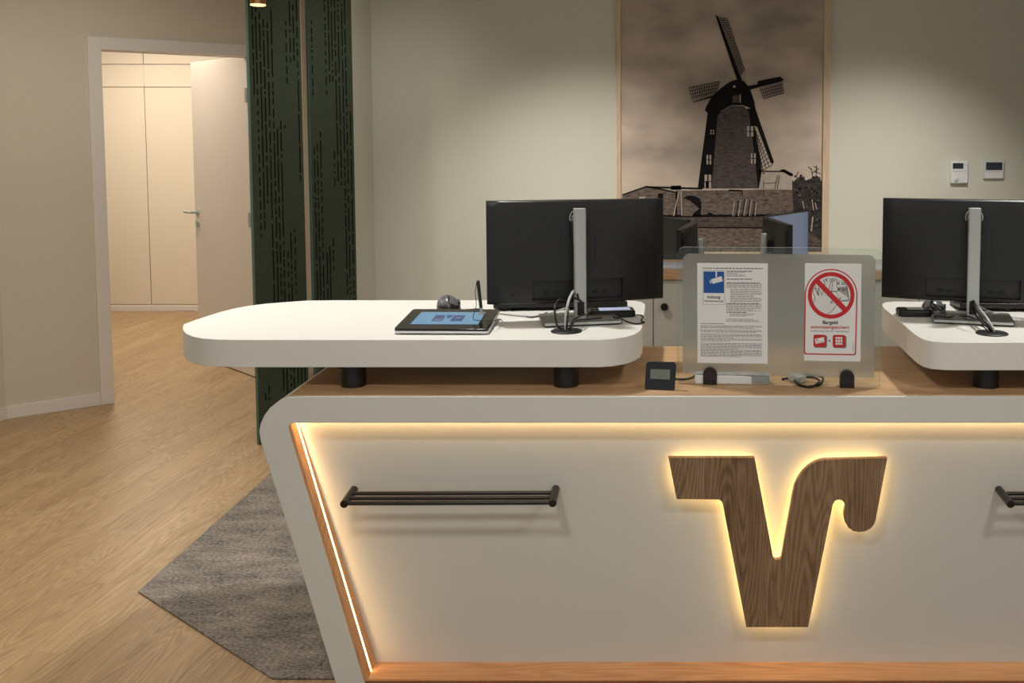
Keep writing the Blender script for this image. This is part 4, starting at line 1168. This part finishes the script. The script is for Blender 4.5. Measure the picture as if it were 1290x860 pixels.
def brick_print(name, c1, c2, scale, mortar):
    m = bpy.data.materials.new(name); m.use_nodes = True
    nt = m.node_tree; b = nt.nodes['Principled BSDF']; L = nt.links.new
    b.inputs['Roughness'].default_value = .6; b.inputs['Specular IOR Level'].default_value = .1
    tc = nt.nodes.new('ShaderNodeTexCoord'); mp = nt.nodes.new('ShaderNodeMapping'); mp.inputs['Rotation'].default_value = (PI / 2, 0, 0)
    L(tc.outputs['Object'], mp.inputs[0])
    n1 = nt.nodes.new('ShaderNodeTexNoise'); n1.inputs['Scale'].default_value = scale; n1.inputs['Detail'].default_value = 6; n1.inputs['Roughness'].default_value = .75
    mp2 = nt.nodes.new('ShaderNodeMapping'); mp2.inputs['Scale'].default_value = (.6, 1, 1.8); L(tc.outputs['Object'], mp2.inputs[0]); L(mp2.outputs[0], n1.inputs['Vector'])
    r = nt.nodes.new('ShaderNodeValToRGB'); r.color_ramp.elements[0].position = .32; r.color_ramp.elements[1].position = .68
    r.color_ramp.elements[0].color = (*lin(c2), 1); r.color_ramp.elements[1].color = (*lin(c1), 1)
    L(n1.outputs['Fac'], r.inputs[0]); L(r.outputs[0], b.inputs['Base Color'])
    return m
PMats = [sky_print(), mat('print_black', (24, 21, 22), .7, spec=.1, noise=.2, nscale=40), brick_print('print_tower', (104, 93, 88), (56, 49, 48), 45, .1),
         brick_print('print_wall', (140, 122, 110), (62, 53, 49), 40, .1), mat('print_light', (178, 161, 146), .6, noise=.1, nscale=30),
         brick_print('print_bush', (78, 70, 66), (28, 25, 26), 30, .1), brick_print('print_ground', (114, 99, 89), (52, 44, 41), 60, .1), mat('print_pale', (190, 171, 154), .6)]
def area2d(p): return sum(p[i][0] * p[(i + 1) % len(p)][1] - p[(i + 1) % len(p)][0] * p[i][1] for i in range(len(p)))
pm_ = MB()
def pp2(pts, mi, l): pm_.add([W_(x, y, l) for x, y in pts], [tuple(range(len(pts)))], mi)
def pline(x0, y0, x1, y1, w_, mi, l):
    d = Vector((x1 - x0, y1 - y0)).normalized(); nx, ny = -d.y * w_ / 2, d.x * w_ / 2
    pp2([(x0 + nx, y0 + ny), (x1 + nx, y1 + ny), (x1 - nx, y1 - ny), (x0 - nx, y0 - ny)], mi, l)
def lattice(a, b, c, d, nx_, ny_, w_, mi, l):          # a-b near spar edge, d-c far edge
    A2, B2, C2_, D2_ = map(lambda p: Vector(p), (a, b, c, d))
    for i in range(nx_ + 1):
        t = i / nx_; p = A2.lerp(B2, t); q2 = D2_.lerp(C2_, t); pline(p.x, p.y, q2.x, q2.y, w_, mi, l)
    for j in range(1, ny_ + 1):
        t = j / ny_; p = A2.lerp(D2_, t); q2 = B2.lerp(C2_, t); pline(p.x, p.y, q2.x, q2.y, w_, mi, l)
sky = MB(); sky.add([(px0, YP, pz0), (px1, YP, pz0), (px1, YP, ptop_z - .03), (px0, YP, ptop_z - .03)], [(0, 1, 2, 3)])
sky.build('print', PMats[0], poster)
XR = 1036
# bushes at the right, ground
rb = random.Random(11)
crown = [(998 + k * 1.0, 224 + 3.2 * math.sin(k * .33 + 1) + rb.uniform(-2.2, 2.2)) for k in range(39)]
for k in range(38):
    x0, y0 = crown[k]; x1, y1 = crown[k + 1]; pp2([(x0, y0), (min(x1, XR), y1), (min(x1, XR), 317), (x0, 317)], 5, 1)
for k in range(60):
    x, y, r_ = rb.uniform(1001, 1032), rb.uniform(221, 285), rb.uniform(.6, 1.8); pp2([(x + r_ * math.cos(a), y + r_ * .8 * math.sin(a)) for a in [PI * i / 3 for i in range(6)]], 1 if k % 3 else 3, 1.5)
for a in ((1024, 224, 1022, 212), (1023, 218, 1032, 212), (1028, 222, 1029, 208), (1022, 213, 1018, 210), (1026, 216, 1034, 219), (1029, 212, 1025, 209), (1003, 222, 1006, 216)): pline(*a, 1.0, 1, 2)
pp2([(1005, 317), (1006, 288), (1016, 291), (XR, 303), (XR, 317)], 6, 2)
for x in (1011, 1023, 1027): pline(x, 250 + (x % 7), x + 2, 262 + (x % 5), 1.0, 4, 2)
pline(1024, 273, 1022, 291, 1.6, 4, 3)
# lower ground and brick strip
pp2([(783, 272), (1003, 270), (1006, 317), (783, 317)], 6, 2)
pp2([(783, 285), (1003, 286), (1006, 317), (783, 317)], 3, 3)
pline(783, 272.5, 1001, 271, 3.0, 1, 4); pline(783, 286, 1000, 287, 1.6, 1, 4)
# walls at the foot of the mill
pp2([(784, 246), (814.5, 235), (853, 243), (853, 273), (784, 273)], 3, 3)
pp2([(851, 240), (998, 238.5), (1000, 271), (851, 273)], 3, 3)
pline(784, 245.5, 814.5, 234.8, 1.8, 1, 4); pline(814.5, 234.8, 856, 243, 1.8, 1, 4); pline(814.5, 235.5, 885, 237.5, 2.2, 1, 4); pp2([(845, 234), (858, 233.5), (858, 239), (845, 239)], 1, 4)
pp2([(829, 243.5), (835.5, 243.5), (835.5, 251.5), (829, 251.5)], 1, 4); pp2([(805, 248), (813, 247.5), (813, 251), (805, 251)], 4, 4)
pline(855.5, 241, 848.5, 272, 1.3, 4, 5); pline(858, 241, 859, 272, 1.2, 4, 5)
pp2([(860.5, 249), (866, 246.5), (874, 246.5), (881, 249.5), (883.5, 255), (883, 272), (861, 272)], 1, 4)
pp2([(861, 249.5), (868, 252), (876, 258), (881, 263), (874, 268), (872, 272), (861, 272)], 3, 5)
for k in range(13):
    x = 924 + k * 2.3; pline(x - 1 + k * .05, 272, x + 3 - abs(k - 6) * .3, 250 + abs(k - 6) * .6, 1.0, (4, 3, 1)[k % 3], 5)
pp2([(889, 272), (893, 267), (898, 269), (901, 272)], 1, 5)
for x in (903, 935, 962): pline(x, 240, x, 246, 1, 1, 5)
pline(918, 239.5, 935, 240, 2, 1, 5)
# pale shed
pp2([(950, 220), (956, 216), (985, 215.6), (998, 221), (998, 239), (950, 238)], 4, 4)
pline(955, 215.6, 986, 216, 1.6, 1, 5); pline(985, 215, 999, 221, 2.2, 1, 5); pp2([(982, 214), (988, 213), (999, 219), (996, 222)], 1, 5)
pline(979, 238, 982, 221, .9, 1, 5); pline(976, 238, 979.5, 221, .9, 1, 5); pline(962, 238, 962, 227, .8, 1, 5); pline(962, 231, 978, 230, .7, 1, 5)
pp2([(957, 217), (959, 217), (959, 219), (957, 219)], 1, 5); pp2([(961, 217), (963, 217), (963, 219), (961, 219)], 1, 5)
# tower
pp2([(891.4, 142), (951, 136), (959.6, 216), (956, 237), (879, 237)], 1, 5)
pp2([(904, 145.5), (910, 139), (922, 133.5), (937, 133.5), (943, 140), (948, 175), (955, 237), (896.6, 237)], 2, 6)
for x0, y0, x1, y1 in ((941, 159, 949, 172), (946, 193, 952, 206), (895, 163.5, 899.6, 169), (890, 195, 896, 207), (887.5, 220, 896, 237)):
    pp2([(x0, y0), (x1, y0), (x1, y1), (x0, y1)], 4, 7); pline((x0 + x1) / 2, y0, (x0 + x1) / 2, y1, 1.6, 1, 8); pline(x0, (y0 + y1) / 2, x1, (y0 + y1) / 2, 1.0, 1, 8)
pp2([(889, 229), (893, 229), (893, 237), (889, 237)], 1, 8)
# cap
pp2([(888, 139), (890, 133), (893, 128), (899, 119.5), (907, 112), (915, 106), (922.7, 101.6), (930, 100), (937, 102), (942, 108), (946, 115), (950, 127), (952, 138), (947, 137), (936.5, 132.5), (922, 132.5), (911, 138), (900.7, 144.5), (891, 142)], 1, 8)
pp2([(923, 120), (933, 119.5), (933, 129), (923, 129.5)], 2, 9); pline(932.5, 119, 932.5, 129.5, 1.0, 4, 10)
pp2([(923, 108), (926, 107.5), (927, 110), (924, 110.5)], 4, 9)
# sails
pp2([(901, 18.3), (905, 21), (932, 94), (938, 109), (931, 106), (925.4, 92)], 1, 9)
lattice((905, 22), (932, 95), (938, 88), (916, 23.4), 24, 4, .75, 1, 9)
pp2([(937, 109), (953.6, 106.5), (955, 102), (983, 96.3), (988, 101), (983, 103), (957, 109.5), (946, 113), (938, 114)], 1, 9)
lattice((957, 110), (985, 103), (987.5, 117), (962, 124.5), 12, 4, .75, 1, 9)
pp2([(873, 128), (899, 120), (900, 122.4), (873, 129)], 1, 9)
lattice((873, 127), (901, 119), (907, 102.5), (868, 110.6), 12, 4, .75, 1, 9)
pp2([(950, 158.6), (954, 160), (973, 209), (961, 215), (956, 190)], 7, 8)
pp2([(936, 108), (943, 112), (975, 204), (973, 207), (970, 203), (947, 142)], 1, 10)
lattice((951, 160), (973, 208), (961, 214), (952, 172), 10, 3, .8, 1, 9)
pm_.build('print_motif', PMats, poster, recalc=False)

# ================================================================== WALL CONTROLS
def on_bw(px, py): return PY(px, py, WB)
a = on_bw(1196.5, 203); b = on_bw(1218, 230.5)
t = thing('thermostat', 'white wall controller with small display and round dial, left of the two', 'controller', ((a.x + b.x) / 2, WB, b.z))
MB().bounds((a.x, WB - .03, b.z), (b.x - .003, WB, a.z)).build('housing', M['wplastic'], t, bevel=.004)
ww, hh_ = b.x - a.x, a.z - b.z
MB().bounds((a.x + ww * .10, WB - .0308, a.z - hh_ * .34), (a.x + ww * .70, WB - .029, a.z - hh_ * .08)).build('display', M['lcdd'], t)
MB().lathe([(.013, -.030), (.013, -.036), (.010, -.038)], (a.x + ww * .30, WB, b.z + hh_ * .17), 'Y', 20).build('dial', M['lgrey'], t)
for A_, B_ in (((.12, .46), (.7, .42)), ((.76, .52), (.84, .40)), ((.78, .22), (.9, .12))): MB().bounds((a.x + ww * A_[0], WB - .0315, a.z - hh_ * A_[1]), (a.x + ww * B_[0], WB - .029, a.z - hh_ * B_[1])).build('button', M['lgrey'], t)
a = on_bw(1238.5, 202); b = on_bw(1263.5, 225)
t = thing('thermostat', 'pale grey wall controller with large dark display, right of the two', 'controller', ((a.x + b.x) / 2, WB, b.z))
MB().bounds((a.x, WB - .02, b.z), (b.x, WB, a.z)).build('housing', M['lgrey'], t, bevel=.004)
ww, hh_ = b.x - a.x, a.z - b.z
MB().bounds((a.x + ww * .10, WB - .0208, a.z - hh_ * .52), (a.x + ww * .90, WB - .019, a.z - hh_ * .10)).build('display', M['lcdd'], t)
k = MB(); k.bounds((a.x + ww * .04, WB - .0205, b.z + hh_ * .04), (a.x + ww * .96, WB - .019, b.z + hh_ * .36)); k.build('flap', M['wplastic'], t, bevel=.001)
